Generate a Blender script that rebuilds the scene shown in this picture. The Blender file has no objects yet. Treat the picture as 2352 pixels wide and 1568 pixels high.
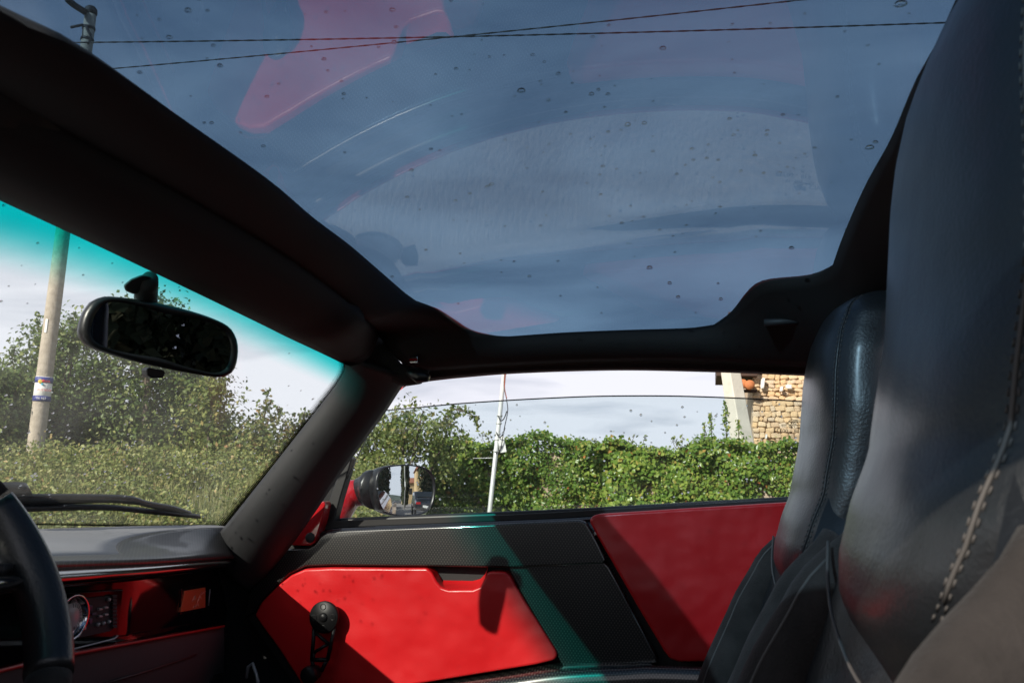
import bpy, bmesh, math, random
import numpy as np
from mathutils import Vector, Matrix
from mathutils.bvhtree import BVHTree

random.seed(7)
rng = np.random.default_rng(7)
S = bpy.context.scene
COL = S.collection
R = math.radians

# ------------------------------------------------------------------ camera
YAW, PITCH, ROLL, EYE = 13.0, 9.5, 2.0, 0.95
cam = bpy.data.cameras.new('camera')
cam.lens = 18.0
cam.sensor_width = 22.2
cam.clip_start = 0.02
cam.clip_end = 2000
cam.dof.use_dof = True
cam.dof.focus_distance = 2.3
cam.dof.aperture_fstop = 9.0
co = bpy.data.objects.new('camera', cam)
COL.objects.link(co)
co.matrix_world = (Matrix.Translation((0, 0, EYE)) @ Matrix.Rotation(R(YAW), 4, 'Z')
                   @ Matrix.Rotation(R(90 + PITCH), 4, 'X') @ Matrix.Rotation(R(ROLL), 4, 'Z'))
S.camera = co

# ------------------------------------------------------------------ sky, sun, exposure
SUN_TRAVEL = Vector((0.47, 1.0, -0.59)).normalized()
to_sun = -SUN_TRAVEL
sun_el = math.asin(to_sun.z)
sun_az = math.atan2(to_sun.x, to_sun.y)

world = bpy.data.worlds.new('World')
S.world = world
world.use_nodes = True
wn, wl = world.node_tree.nodes, world.node_tree.links
wn.clear()


def N(nodes, t, **kw):
    n = nodes.new(t)
    for k, v in kw.items():
        if k.startswith('i_'):
            key = k[2:]
            n.inputs[int(key) if key.isdigit() else key.replace('_', ' ')].default_value = v
        else:
            setattr(n, k, v)
    return n


wout = N(wn, 'ShaderNodeOutputWorld')
bg = N(wn, 'ShaderNodeBackground', i_Strength=0.1)
sky = N(wn, 'ShaderNodeTexSky', sky_type='NISHITA', sun_disc=False, sun_elevation=sun_el,
        sun_rotation=sun_az, altitude=50, air_density=1.0, dust_density=1.5, ozone_density=1.0)
tc = N(wn, 'ShaderNodeTexCoord')
sep = N(wn, 'ShaderNodeSeparateXYZ')
wl.new(tc.outputs['Generated'], sep.inputs[0])
zab = N(wn, 'ShaderNodeMath', operation='MAXIMUM', i_1=0.0)
wl.new(sep.outputs['Z'], zab.inputs[0])
zad = N(wn, 'ShaderNodeMath', operation='ADD', i_1=0.16)
wl.new(zab.outputs[0], zad.inputs[0])
vdiv = N(wn, 'ShaderNodeVectorMath', operation='DIVIDE')
wl.new(tc.outputs['Generated'], vdiv.inputs[0])
wl.new(zad.outputs[0], vdiv.inputs[1])
vmul = N(wn, 'ShaderNodeVectorMath', operation='MULTIPLY')
vmul.inputs[1].default_value = (0.8, 1.3, 0.0)
wl.new(vdiv.outputs[0], vmul.inputs[0])
cn = N(wn, 'ShaderNodeTexNoise', noise_dimensions='3D', i_Scale=1.1, i_Detail=7.0, i_Roughness=0.55, i_Distortion=0.5)
wl.new(vmul.outputs[0], cn.inputs['Vector'])
hz = N(wn, 'ShaderNodeMapRange', i_1=0.0, i_2=0.62, i_3=0.74, i_4=0.0)
wl.new(zab.outputs[0], hz.inputs[0])
cadd = N(wn, 'ShaderNodeMath', operation='ADD')
wl.new(cn.outputs['Fac'], cadd.inputs[0])
wl.new(hz.outputs[0], cadd.inputs[1])
cr = N(wn, 'ShaderNodeMapRange', i_1=0.36, i_2=0.78, i_3=0.12, i_4=0.97)
cr.interpolation_type = 'SMOOTHSTEP'
wl.new(cadd.outputs[0], cr.inputs[0])
cn2 = N(wn, 'ShaderNodeTexNoise', noise_dimensions='3D', i_Scale=1.5, i_Detail=6.0, i_Roughness=0.5, i_Distortion=0.6)
wl.new(vmul.outputs[0], cn2.inputs['Vector'])
ccol = N(wn, 'ShaderNodeValToRGB')
ccol.color_ramp.elements[0].position = 0.34
ccol.color_ramp.elements[0].color = (2.9, 3.25, 4.1, 1)
ccol.color_ramp.elements[1].position = 0.74
ccol.color_ramp.elements[1].color = (7.1, 7.1, 7.75, 1)
hz2 = N(wn, 'ShaderNodeMapRange', i_1=0.02, i_2=0.34, i_3=0.34, i_4=0.0)
wl.new(zab.outputs[0], hz2.inputs[0])
cb2 = N(wn, 'ShaderNodeMath', operation='ADD')
wl.new(cn2.outputs['Fac'], cb2.inputs[0])
wl.new(hz2.outputs[0], cb2.inputs[1])
wl.new(cb2.outputs[0], ccol.inputs[0])
cmix = N(wn, 'ShaderNodeMix', data_type='RGBA')
wl.new(cr.outputs[0], cmix.inputs[0])
wl.new(sky.outputs[0], cmix.inputs[6])
wl.new(ccol.outputs[0], cmix.inputs[7])
wl.new(cmix.outputs[2], bg.inputs['Color'])
wl.new(bg.outputs[0], wout.inputs[0])

sl = bpy.data.lights.new('sun', 'SUN')
sl.energy = 4.6
sl.angle = R(0.53)
sl.color = (1.0, 0.93, 0.82)
so = bpy.data.objects.new('sun', sl)
COL.objects.link(so)
so.rotation_euler = (-SUN_TRAVEL).to_track_quat('Z', 'Y').to_euler()
so.location = (-6, -14, 10)

S.view_settings.view_transform = 'Standard'
S.view_settings.look = 'None'
S.view_settings.gamma = 1.0
S.view_settings.use_curve_mapping = False
S.view_settings.exposure = 0.42
S.render.engine = 'CYCLES'
cy = S.cycles
cy.max_bounces = 10
cy.diffuse_bounces = 3
cy.glossy_bounces = 5
cy.transmission_bounces = 8
cy.transparent_max_bounces = 32
cy.caustics_reflective = False
cy.caustics_refractive = False
cy.use_denoising = True
cy.sample_clamp_indirect = 6.0

# ------------------------------------------------------------------ measuring: a sight line through the lens into the place
FPX = 1907.0
M3 = co.matrix_world.to_3x3()
CR, CU, CF = M3 @ Vector((1, 0, 0)), M3 @ Vector((0, 1, 0)), M3 @ Vector((0, 0, -1))
CAM = Vector((0, 0, EYE))


def ray(px, py):
    return CF + CR * ((px - 1176) / FPX) + CU * ((784 - py) / FPX)


def onX(px, py, v):
    d = ray(px, py)
    return CAM + d * (v / d.x)


def onY(px, py, v):
    d = ray(px, py)
    return CAM + d * (v / d.y)


def onD(px, py, dist):
    d = ray(px, py)
    return CAM + d * (dist / math.hypot(d.x, d.y))


class Plane:
    def __init__(self, P, n):
        self.P, self.n = Vector(P), Vector(n).normalized()

    def at(self, px, py, off=0.0):
        d = ray(px, py)
        P = self.P + self.n * off
        return CAM + d * ((P - CAM).dot(self.n) / d.dot(self.n))


def resample(pts, n):
    pts = [Vector(p) for p in pts]
    L = [0.0]
    for a, b in zip(pts, pts[1:]):
        L.append(L[-1] + (b - a).length)
    out = []
    for i in range(n):
        t = L[-1] * i / (n - 1)
        k = 0
        while k < len(L) - 2 and L[k + 1] < t:
            k += 1
        s = (t - L[k]) / max(1e-9, L[k + 1] - L[k])
        out.append(pts[k].lerp(pts[k + 1], min(1, max(0, s))))
    return out


def smooth_curve(pts, n):
    """Catmull-Rom through the points, n samples."""
    P = [Vector(p) for p in pts]
    P = [P[0] * 2 - P[1]] + P + [P[-1] * 2 - P[-2]]
    dense = []
    for i in range(1, len(P) - 2):
        a, b, c, d = P[i - 1], P[i], P[i + 1], P[i + 2]
        for k in range(8):
            t = k / 8
            dense.append(0.5 * ((2 * b) + (c - a) * t + (2 * a - 5 * b + 4 * c - d) * t * t + (3 * b - a - 3 * c + d) * t ** 3))
    dense.append(P[-2])
    return resample(dense, n)


# ------------------------------------------------------------------ materials
MATS = {}


def newmat(name):
    m = bpy.data.materials.new(name)
    m.use_nodes = True
    m.node_tree.nodes.clear()
    MATS[name] = m
    return m, m.node_tree.nodes, m.node_tree.links


def bsdf(name, col, rough=0.5, metal=0.0, spec=0.5, coat=0.0, coat_r=0.05, bump=0.0, bscale=200.0, bdetail=4.0,
         var=0.0, vscale=8.0, sheen=0.0, col2=None, bdist=0.002, wave=0.0):
    m, n, l = newmat(name)
    o = N(n, 'ShaderNodeOutputMaterial')
    b = N(n, 'ShaderNodeBsdfPrincipled')
    b.inputs['Base Color'].default_value = (*col, 1)
    b.inputs['Roughness'].default_value = rough
    b.inputs['Metallic'].default_value = metal
    b.inputs['Specular IOR Level'].default_value = spec
    b.inputs['Coat Weight'].default_value = coat
    b.inputs['Coat Roughness'].default_value = coat_r
    b.inputs['Sheen Weight'].default_value = sheen
    l.new(b.outputs[0], o.inputs[0])
    t = N(n, 'ShaderNodeTexCoord')
    if var > 0 or col2:
        nz = N(n, 'ShaderNodeTexNoise', i_Scale=vscale, i_Detail=5.0)
        l.new(t.outputs['Object'], nz.inputs['Vector'])
        rp = N(n, 'ShaderNodeValToRGB')
        rp.color_ramp.elements[0].position = 0.35
        rp.color_ramp.elements[1].position = 0.68
        c2 = col2 or tuple(c * (1 + var) for c in col)
        c1 = col if col2 else tuple(c * (1 - var) for c in col)
        rp.color_ramp.elements[0].color = (*c1, 1)
        rp.color_ramp.elements[1].color = (*c2, 1)
        l.new(nz.outputs['Fac'], rp.inputs[0])
        l.new(rp.outputs[0], b.inputs['Base Color'])
        mr = N(n, 'ShaderNodeMapRange', i_1=0.3, i_2=0.7, i_3=max(0.0, rough - 0.08), i_4=min(1.0, rough + 0.08))
        l.new(nz.outputs['Fac'], mr.inputs[0])
        l.new(mr.outputs[0], b.inputs['Roughness'])
    if bump > 0:
        nb = N(n, 'ShaderNodeTexNoise', i_Scale=bscale, i_Detail=bdetail)
        l.new(t.outputs['Object'], nb.inputs['Vector'])
        bp = N(n, 'ShaderNodeBump', i_Strength=bump, i_Distance=bdist)
        l.new(nb.outputs['Fac'], bp.inputs['Height'])
        l.new(bp.outputs[0], b.inputs['Normal'])
        if wave:
            nw = N(n, 'ShaderNodeTexNoise', i_Scale=9.0, i_Detail=2.0)
            l.new(t.outputs['Object'], nw.inputs['Vector'])
            bw = N(n, 'ShaderNodeBump', i_Strength=1.0, i_Distance=wave)
            l.new(nw.outputs['Fac'], bw.inputs['Height'])
            l.new(bp.outputs[0], bw.inputs['Normal'])
            l.new(bw.outputs[0], b.inputs['Normal'])
    return m


def glassmat(name, tint, uv_band=None, refl=1.0, dust=0.0):
    """a pane face: straight-through tinted transmission plus a mirror-like reflection that grows to grazing."""
    m, n, l = newmat(name)
    o = N(n, 'ShaderNodeOutputMaterial')
    lw = N(n, 'ShaderNodeLayerWeight', i_Blend=0.5)
    pw = N(n, 'ShaderNodeMath', operation='POWER', i_1=5.0)
    l.new(lw.outputs['Facing'], pw.inputs[0])
    mr = N(n, 'ShaderNodeMapRange', i_1=0.0, i_2=1.0, i_3=0.04 * refl, i_4=0.98 * min(1.0, 0.35 + refl * 0.65))
    l.new(pw.outputs[0], mr.inputs[0])
    tr = N(n, 'ShaderNodeBsdfTransparent')
    tr.inputs[0].default_value = (*tint, 1)
    gl = N(n, 'ShaderNodeBsdfGlossy', i_Roughness=0.0)
    mx = N(n, 'ShaderNodeMixShader')
    l.new(mr.outputs[0], mx.inputs[0])
    l.new(tr.outputs[0], mx.inputs[1])
    l.new(gl.outputs[0], mx.inputs[2])
    l.new(mx.outputs[0], o.inputs[0])
    if dust:
        t = N(n, 'ShaderNodeTexCoord')
        dn = N(n, 'ShaderNodeTexNoise', i_Scale=9.0, i_Detail=6.0, i_Roughness=0.65)
        l.new(t.outputs['Object'], dn.inputs['Vector'])
        dm = N(n, 'ShaderNodeMapRange', i_1=0.3, i_2=0.75, i_3=dust * 0.5, i_4=dust * 1.6)
        l.new(dn.outputs['Fac'], dm.inputs[0])
        df = N(n, 'ShaderNodeBsdfTranslucent')
        df.inputs[0].default_value = (0.8, 0.78, 0.74, 1)
        m2 = N(n, 'ShaderNodeMixShader')
        l.new(dm.outputs[0], m2.inputs[0])
        l.new(mx.outputs[0], m2.inputs[1])
        l.new(df.outputs[0], m2.inputs[2])
        l.new(m2.outputs[0], o.inputs[0])
    if uv_band:
        lo, hi, col = uv_band
        u = N(n, 'ShaderNodeUVMap')
        s = N(n, 'ShaderNodeSeparateXYZ')
        l.new(u.outputs[0], s.inputs[0])
        nz = N(n, 'ShaderNodeMapRange', i_1=lo, i_2=hi, i_3=0.0, i_4=1.0)
        nz.interpolation_type = 'SMOOTHSTEP'
        l.new(s.outputs['Y'], nz.inputs[0])
        cm = N(n, 'ShaderNodeMix', data_type='RGBA')
        cm.inputs[6].default_value = (*tint, 1)
        cm.inputs[7].default_value = (*col, 1)
        l.new(nz.outputs[0], cm.inputs[0])
        l.new(cm.outputs[2], tr.inputs[0])
    return m


def carbon(name, axes, period=0.0062, dark=(0.004, 0.004, 0.0045), light=(0.062, 0.056, 0.049), rough=0.35, coat=1.0):
    m, n, l = newmat(name)
    o = N(n, 'ShaderNodeOutputMaterial')
    b = N(n, 'ShaderNodeBsdfPrincipled')
    b.inputs['Roughness'].default_value = rough
    b.inputs['Coat Weight'].default_value = coat
    b.inputs['Coat Roughness'].default_value = 0.06
    l.new(b.outputs[0], o.inputs[0])
    t = N(n, 'ShaderNodeTexCoord')
    s = N(n, 'ShaderNodeSeparateXYZ')
    l.new(t.outputs['Object'], s.inputs[0])
    sn = []
    for ax, k in zip(axes, (1.0, 0.72)):
        mu = N(n, 'ShaderNodeMath', operation='MULTIPLY', i_1=math.pi * 2 * k / period)
        l.new(s.outputs[ax], mu.inputs[0])
        si = N(n, 'ShaderNodeMath', operation='SINE')
        l.new(mu.outputs[0], si.inputs[0])
        sn.append(si)
    pr = N(n, 'ShaderNodeMath', operation='MULTIPLY')
    l.new(sn[0].outputs[0], pr.inputs[0])
    l.new(sn[1].outputs[0], pr.inputs[1])
    rp = N(n, 'ShaderNodeMapRange', i_1=0.15, i_2=0.75, i_3=0.0, i_4=1.0)
    l.new(pr.outputs[0], rp.inputs[0])
    cm = N(n, 'ShaderNodeMix', data_type='RGBA')
    cm.inputs[6].default_value = (*dark, 1)
    cm.inputs[7].default_value = (*light, 1)
    l.new(rp.outputs[0], cm.inputs[0])
    l.new(cm.outputs[2], b.inputs['Base Color'])
    return m


def leafmat(name, stops, trans=0.35, rough=0.45):
    m, n, l = newmat(name)
    o = N(n, 'ShaderNodeOutputMaterial')
    g = N(n, 'ShaderNodeNewGeometry')
    rp = N(n, 'ShaderNodeValToRGB')
    e = rp.color_ramp.elements
    while len(e) < len(stops):
        e.new(0.5)
    for k, (p, c) in enumerate(stops):
        e[k].position = p
        e[k].color = (*c, 1)
    l.new(g.outputs['Random Per Island'], rp.inputs[0])
    t = N(n, 'ShaderNodeTexCoord')
    nz = N(n, 'ShaderNodeTexNoise', i_Scale=1.1, i_Detail=3.0)
    l.new(t.outputs['Object'], nz.inputs['Vector'])
    hs = N(n, 'ShaderNodeHueSaturation')
    mh = N(n, 'ShaderNodeMapRange', i_1=0.3, i_2=0.7, i_3=0.492, i_4=0.514)
    l.new(nz.outputs['Fac'], mh.inputs[0])
    l.new(mh.outputs[0], hs.inputs['Hue'])
    mv = N(n, 'ShaderNodeMapRange', i_1=0.3, i_2=0.7, i_3=1.2, i_4=0.8)
    l.new(nz.outputs['Fac'], mv.inputs[0])
    l.new(mv.outputs[0], hs.inputs['Value'])
    l.new(rp.outputs[0], hs.inputs['Color'])
    b = N(n, 'ShaderNodeBsdfPrincipled')
    b.inputs['Roughness'].default_value = rough
    b.inputs['Specular IOR Level'].default_value = 0.35
    tl = N(n, 'ShaderNodeBsdfTranslucent')
    mx = N(n, 'ShaderNodeMixShader')
    mx.inputs[0].default_value = trans
    l.new(hs.outputs[0], b.inputs['Base Color'])
    l.new(hs.outputs[0], tl.inputs[0])
    l.new(b.outputs[0], mx.inputs[1])
    l.new(tl.outputs[0], mx.inputs[2])
    l.new(mx.outputs[0], o.inputs[0])
    return m


bsdf('leather', (0.011, 0.0125, 0.0145), 0.42, wave=0.006, spec=0.5, coat=0.32, coat_r=0.25, bump=0.45, bscale=300, bdetail=4, bdist=0.0014, var=0.25, vscale=7)
bsdf('suede', (0.030, 0.026, 0.0245), 0.9, wave=0.012, spec=0.15, bump=0.5, bscale=380, sheen=0.06, var=0.3, vscale=26)
bsdf('thread', (0.075, 0.068, 0.064), 0.7)
bsdf('lining', (0.021, 0.0195, 0.0195), 0.72, spec=0.35, bump=0.15, bscale=700, bdist=0.0008)
bsdf('pillar_vinyl', (0.030, 0.030, 0.032), 0.62, spec=0.4, bump=0.2, bscale=800, bdist=0.0008, var=0.15, vscale=9)
bsdf('rubber', (0.012, 0.012, 0.013), 0.45, bump=0.05, bscale=60)
bsdf('black_gloss', (0.006, 0.006, 0.007), 0.12, coat=0.8)
bsdf('black_satin', (0.012, 0.012, 0.013), 0.35)
bsdf('crank_black', (0.006, 0.006, 0.0065), 0.42, spec=0.25)
bsdf('seal_brown', (0.035, 0.016, 0.016), 0.6)
bsdf('red_leather', (0.50, 0.008, 0.011), 0.36, spec=0.45, wave=0.009, bump=0.22, bscale=520, bdetail=3, bdist=0.001, var=0.10, vscale=5)
bsdf('red_paint', (0.40, 0.006, 0.010), 0.25, coat=1.0, coat_r=0.03)
bsdf('chrome', (0.75, 0.75, 0.77), 0.14, metal=1.0)
bsdf('silver_plastic', (0.55, 0.54, 0.55), 0.4, metal=0.3)
bsdf('fascia_gloss', (0.006, 0.006, 0.007), 0.07, spec=0.22)
bsdf('radio_face', (0.050, 0.046, 0.050), 0.55, spec=0.2)
bsdf('dial_face', (0.55, 0.50, 0.52), 0.3)
bsdf('blue_key', (0.06, 0.065, 0.13), 0.3)
bsdf('plate_reflection', (0.85, 0.20, 0.08), 0.3, metal=0.35, bump=0.05, bscale=90)  # orange of the reflected red door is put into the base colour
bsdf('plate_mark', (0.9, 0.45, 0.33), 0.4)
bsdf('dash_lit_tone', (0.23, 0.23, 0.24), 0.5, spec=0.5, bump=0.12, bscale=900, bdist=0.0006, var=0.08, vscale=7)  # pale top of the dash: the light on it is put into the colour
bsdf('lower_dash', (0.085, 0.081, 0.085), 0.6, bump=0.15, bscale=700, bdist=0.0008)
bsdf('carpet', (0.010, 0.010, 0.011), 0.95, bump=0.5, bscale=500)
bsdf('mirror', (0.80, 0.81, 0.82), 0.0, metal=1.0)
bsdf('dim_mirror', (0.17, 0.19, 0.23), 0.0, metal=1.0)
bsdf('mirror_print', (0.01, 0.01, 0.01), 0.6)
carbon('carbon_door', ('X', 'Z'))
carbon('carbon_dash', ('X', 'Y'), period=0.006, dark=(0.008, 0.008, 0.009), light=(0.045, 0.045, 0.047), rough=0.5, coat=0.2)
glassmat('screen_glass', (0.955, 0.972, 0.965), uv_band=(0.80, 0.97, (0.03, 0.74, 0.72)), refl=0.12, dust=0.022)
glassmat('roof_glass', (0.405, 0.53, 0.635), refl=2.4, dust=0.005)
glassmat('side_glass', (0.90, 0.945, 0.955), refl=0.6, dust=0.012)

m, n, l = newmat('raindrop')
_o = N(n, 'ShaderNodeOutputMaterial')
_g = N(n, 'ShaderNodeBsdfGlass', i_IOR=1.33, i_Roughness=0.0)
l.new(_g.outputs[0], _o.inputs[0])

m, n, l = newmat('frit_dots')   # printed ceramic dots: solid at the rim, dots towards the view
_o = N(n, 'ShaderNodeOutputMaterial')
_u = N(n, 'ShaderNodeUVMap')
_s = N(n, 'ShaderNodeSeparateXYZ')
l.new(_u.outputs[0], _s.inputs[0])
_vm = N(n, 'ShaderNodeVectorMath', operation='MULTIPLY')
_vm.inputs[1].default_value = (150, 7, 0)
l.new(_u.outputs[0], _vm.inputs[0])
_vo = N(n, 'ShaderNodeTexVoronoi', voronoi_dimensions='2D', i_Scale=1.0, i_Randomness=0.0)
l.new(_vm.outputs[0], _vo.inputs['Vector'])
_md = N(n, 'ShaderNodeMapRange', i_1=0.0, i_2=1.0, i_3=0.75, i_4=0.18)
l.new(_s.outputs['Y'], _md.inputs[0])
_lt = N(n, 'ShaderNodeMath', operation='LESS_THAN')
l.new(_vo.outputs['Distance'], _lt.inputs[0])
l.new(_md.outputs[0], _lt.inputs[1])
_tr = N(n, 'ShaderNodeBsdfTransparent')
_bk = N(n, 'ShaderNodeBsdfDiffuse')
_bk.inputs[0].default_value = (0.008, 0.008, 0.008, 1)
_mx = N(n, 'ShaderNodeMixShader')
l.new(_lt.outputs[0], _mx.inputs[0])
l.new(_tr.outputs[0], _mx.inputs[1])
l.new(_bk.outputs[0], _mx.inputs[2])
l.new(_mx.outputs[0], _o.inputs[0])

bsdf('concrete', (0.34, 0.29, 0.235), 0.9, bump=0.6, bscale=45, bdist=0.01, col2=(0.46, 0.40, 0.33), vscale=14)
bsdf('pale_concrete', (0.62, 0.58, 0.50), 0.85, bump=0.3, bscale=30, bdist=0.01, var=0.08, vscale=4)
bsdf('galvanised', (0.62, 0.62, 0.60), 0.45, metal=0.25, var=0.08, vscale=6)
bsdf('cable', (0.018, 0.018, 0.02), 0.6)
bsdf('orange_cable', (0.35, 0.07, 0.03), 0.6)
bsdf('porcelain', (0.85, 0.85, 0.85), 0.15)
bsdf('sign_white', (0.82, 0.81, 0.78), 0.5)
bsdf('sign_blue', (0.035, 0.045, 0.22), 0.5)
bsdf('sign_red', (0.62, 0.05, 0.05), 0.5)
bsdf('sign_yellow', (0.85, 0.60, 0.10), 0.5)
bsdf('sign_cyan', (0.08, 0.45, 0.62), 0.5)
bsdf('print_grey', (0.25, 0.25, 0.25), 0.6)
bsdf('bark', (0.13, 0.10, 0.075), 0.95, bump=0.8, bscale=20, bdist=0.02, var=0.3, vscale=8)
bsdf('wall_core', (0.36, 0.27, 0.20), 0.95, bump=0.8, bscale=9, bdist=0.05, col2=(0.48, 0.36, 0.27), vscale=4)
bsdf('mortar', (0.62, 0.47, 0.32), 0.95, bump=0.6, bscale=30, bdist=0.02, var=0.2, vscale=6)
for k, c in enumerate([(0.68, 0.49, 0.29), (0.70, 0.53, 0.34), (0.62, 0.45, 0.29), (0.72, 0.50, 0.28), (0.63, 0.50, 0.36)]):
    bsdf('stone_%d' % k, c, 0.9, bump=0.6, bscale=25, bdist=0.02, var=0.18, vscale=9)
bsdf('stone_white', (0.80, 0.78, 0.74), 0.9, bump=0.4, bscale=25, bdist=0.02)
bsdf('terracotta', (0.50, 0.17, 0.06), 0.8, var=0.2, vscale=14, bump=0.3, bscale=40)
bsdf('dark_wood', (0.055, 0.030, 0.020), 0.8, var=0.3, vscale=10)
bsdf('pale_gravel', (0.27, 0.245, 0.23), 0.95, bump=0.5, bscale=60, bdist=0.02, var=0.18, vscale=2.2)
bsdf('asphalt', (0.05, 0.05, 0.052), 0.85, bump=0.4, bscale=120, bdist=0.01, var=0.2, vscale=1.5)
bsdf('earth', (0.13, 0.11, 0.06), 0.95, bump=0.8, bscale=8, bdist=0.06, col2=(0.09, 0.12, 0.035), vscale=0.8)
bsdf('kerb_stone', (0.42, 0.40, 0.37), 0.9, var=0.15, vscale=3)
bsdf('paint_white', (0.75, 0.75, 0.73), 0.7)
bsdf('pale_rock', (0.30, 0.28, 0.25), 0.9, var=0.2, vscale=6, bump=0.5, bscale=12, bdist=0.03)
bsdf('hill_green', (0.07, 0.09, 0.07), 1.0, var=0.3, vscale=0.05)
bsdf('ochre_render', (0.55, 0.40, 0.22), 0.9, var=0.1, vscale=0.7)
bsdf('roof_tile', (0.36, 0.14, 0.08), 0.85, var=0.2, vscale=2)
bsdf('window_dark', (0.02, 0.025, 0.03), 0.1)
bsdf('dark_car_paint', (0.015, 0.018, 0.024), 0.25, coat=1.0)
bsdf('tail_red', (0.45, 0.01, 0.015), 0.2, coat=1.0)
leafmat('leaf_tree', [(0.0, (0.072, 0.125, 0.035)), (0.45, (0.132, 0.188, 0.055)), (0.85, (0.210, 0.257, 0.083)), (1.0, (0.288, 0.296, 0.110))])
leafmat('leaf_olive', [(0.0, (0.102, 0.148, 0.042)), (0.5, (0.186, 0.228, 0.066)), (0.9, (0.276, 0.296, 0.094)), (1.0, (0.360, 0.285, 0.110))])
leafmat('leaf_autumn', [(0.0, (0.09, 0.13, 0.040)), (0.5, (0.16, 0.195, 0.062)), (0.82, (0.24, 0.23, 0.085)), (1.0, (0.33, 0.19, 0.09))])
leafmat('leaf_ivy', [(0.0, (0.072, 0.142, 0.024)), (0.4, (0.150, 0.245, 0.040)), (0.88, (0.276, 0.342, 0.066)), (0.985, (0.384, 0.342, 0.088)), (1.0, (0.540, 0.137, 0.055))], trans=0.3, rough=0.3)
leafmat('leaf_bramble', [(0.0, (0.120, 0.165, 0.044)), (0.5, (0.228, 0.257, 0.077)), (0.9, (0.336, 0.331, 0.121)), (1.0, (0.408, 0.285, 0.132))])
leafmat('leaf_cypress', [(0.0, (0.02, 0.035, 0.014)), (0.6, (0.045, 0.06, 0.024)), (1.0, (0.085, 0.075, 0.035))], trans=0.15, rough=0.7)
leafmat('grass_blade', [(0.0, (0.09, 0.12, 0.03)), (0.6, (0.20, 0.21, 0.075)), (1.0, (0.32, 0.28, 0.13))], trans=0.3)

# ------------------------------------------------------------------ object helpers
ORG = {}


def thing(name, label, cat, loc=(0, 0, 0), group=None):
    o = bpy.data.objects.new(name, None)
    COL.objects.link(o)
    o.location = loc
    o.empty_display_size = 0.1
    o['label'] = label
    o['category'] = cat
    if group:
        o['group'] = group
    ORG[o.name] = Vector(loc)
    return o


def mesh_obj(name, verts, faces, mat, parent=None, smooth=True, label=None, uv=None):
    org = ORG[parent.name] if parent else Vector((0, 0, 0))
    me = bpy.data.meshes.new(name)
    me.from_pydata([tuple(Vector(v) - org) for v in verts], [], faces)
    if smooth:
        me.polygons.foreach_set('use_smooth', [True] * len(me.polygons))
    if mat:
        me.materials.append(MATS[mat])
    if uv is not None:
        lay = me.uv_layers.new(name='UVMap')
        idx = np.empty(len(me.loops), dtype=np.int32)
        me.loops.foreach_get('vertex_index', idx)
        lay.data.foreach_set('uv', np.asarray(uv, dtype=np.float32)[idx].ravel())
    me.update()
    o = bpy.data.objects.new(name, me)
    COL.objects.link(o)
    if parent:
        o.parent = parent
        ORG[o.name] = org
    if label:
        o['label'] = label
    return o


def fix_normals(o):
    bm = bmesh.new()
    bm.from_mesh(o.data)
    bmesh.ops.recalc_face_normals(bm, faces=bm.faces)
    bm.to_mesh(o.data)
    bm.free()
    return o


def bevel(o, w, seg=3, angle=30):
    b = o.modifiers.new('bevel', 'BEVEL')
    b.width = w
    b.segments = seg
    b.limit_method = 'ANGLE'
    b.angle_limit = R(angle)
    b.harden_normals = True
    return o


def solid(o, t, off=-1.0):
    s = o.modifiers.new('solid', 'SOLIDIFY')
    s.thickness = t
    s.offset = off
    return o


def grid(rows, closed_u=False, closed_v=False):
    nr, nc = len(rows), len(rows[0])
    v = [p for r in rows for p in r]
    f = []
    for i in range(nr if closed_v else nr - 1):
        for j in range(nc if closed_u else nc - 1):
            a, b = i * nc + j, i * nc + (j + 1) % nc
            i2 = (i + 1) % nr
            f.append((a, b, i2 * nc + (j + 1) % nc, i2 * nc + j))
    return v, f


def loft(name, rows, mat, parent, closed_u=False, caps=False, label=None, uv=False, sub=0):
    v, f = grid(rows, closed_u)
    nr, nc = len(rows), len(rows[0])
    if caps:
        f.append(tuple(reversed(range(nc))))
        f.append(tuple(range((nr - 1) * nc, nr * nc)))
    uvs = None
    if uv:
        uvs = [(j / (nc - 1), i / (nr - 1)) for i in range(nr) for j in range(nc)]
    o = mesh_obj(name, v, f, mat, parent, label=label, uv=uvs)
    if caps or closed_u:
        fix_normals(o)
    if sub:
        s = o.modifiers.new('sub', 'SUBSURF')
        s.levels = s.render_levels = sub
    return o


def prism_vf(front, back):
    n_ = len(front)
    v = list(front) + list(back)
    f = [tuple(range(n_)), tuple(reversed(range(n_, 2 * n_)))]
    for i in range(n_):
        j = (i + 1) % n_
        f.append((i, n_ + i, n_ + j, j))
    return v, f


def prism(name, pts, plane, d0, d1, mat, parent, bev=0.0, seg=3, label=None, smooth=False):
    """solid slab: its face has the given outline on the plane raised by d1, its back lies at d0."""
    fr = [plane.at(x, y, d1) for x, y in pts]
    bk = [p - plane.n * (d1 - d0) for p in fr]
    v, f = prism_vf(fr, bk)
    o = mesh_obj(name, v, f, mat, parent, smooth=smooth, label=label)
    fix_normals(o)
    if bev:
        bevel(o, bev, seg)
        o.data.polygons.foreach_set('use_smooth', [True] * len(o.data.polygons))
    return o


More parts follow.
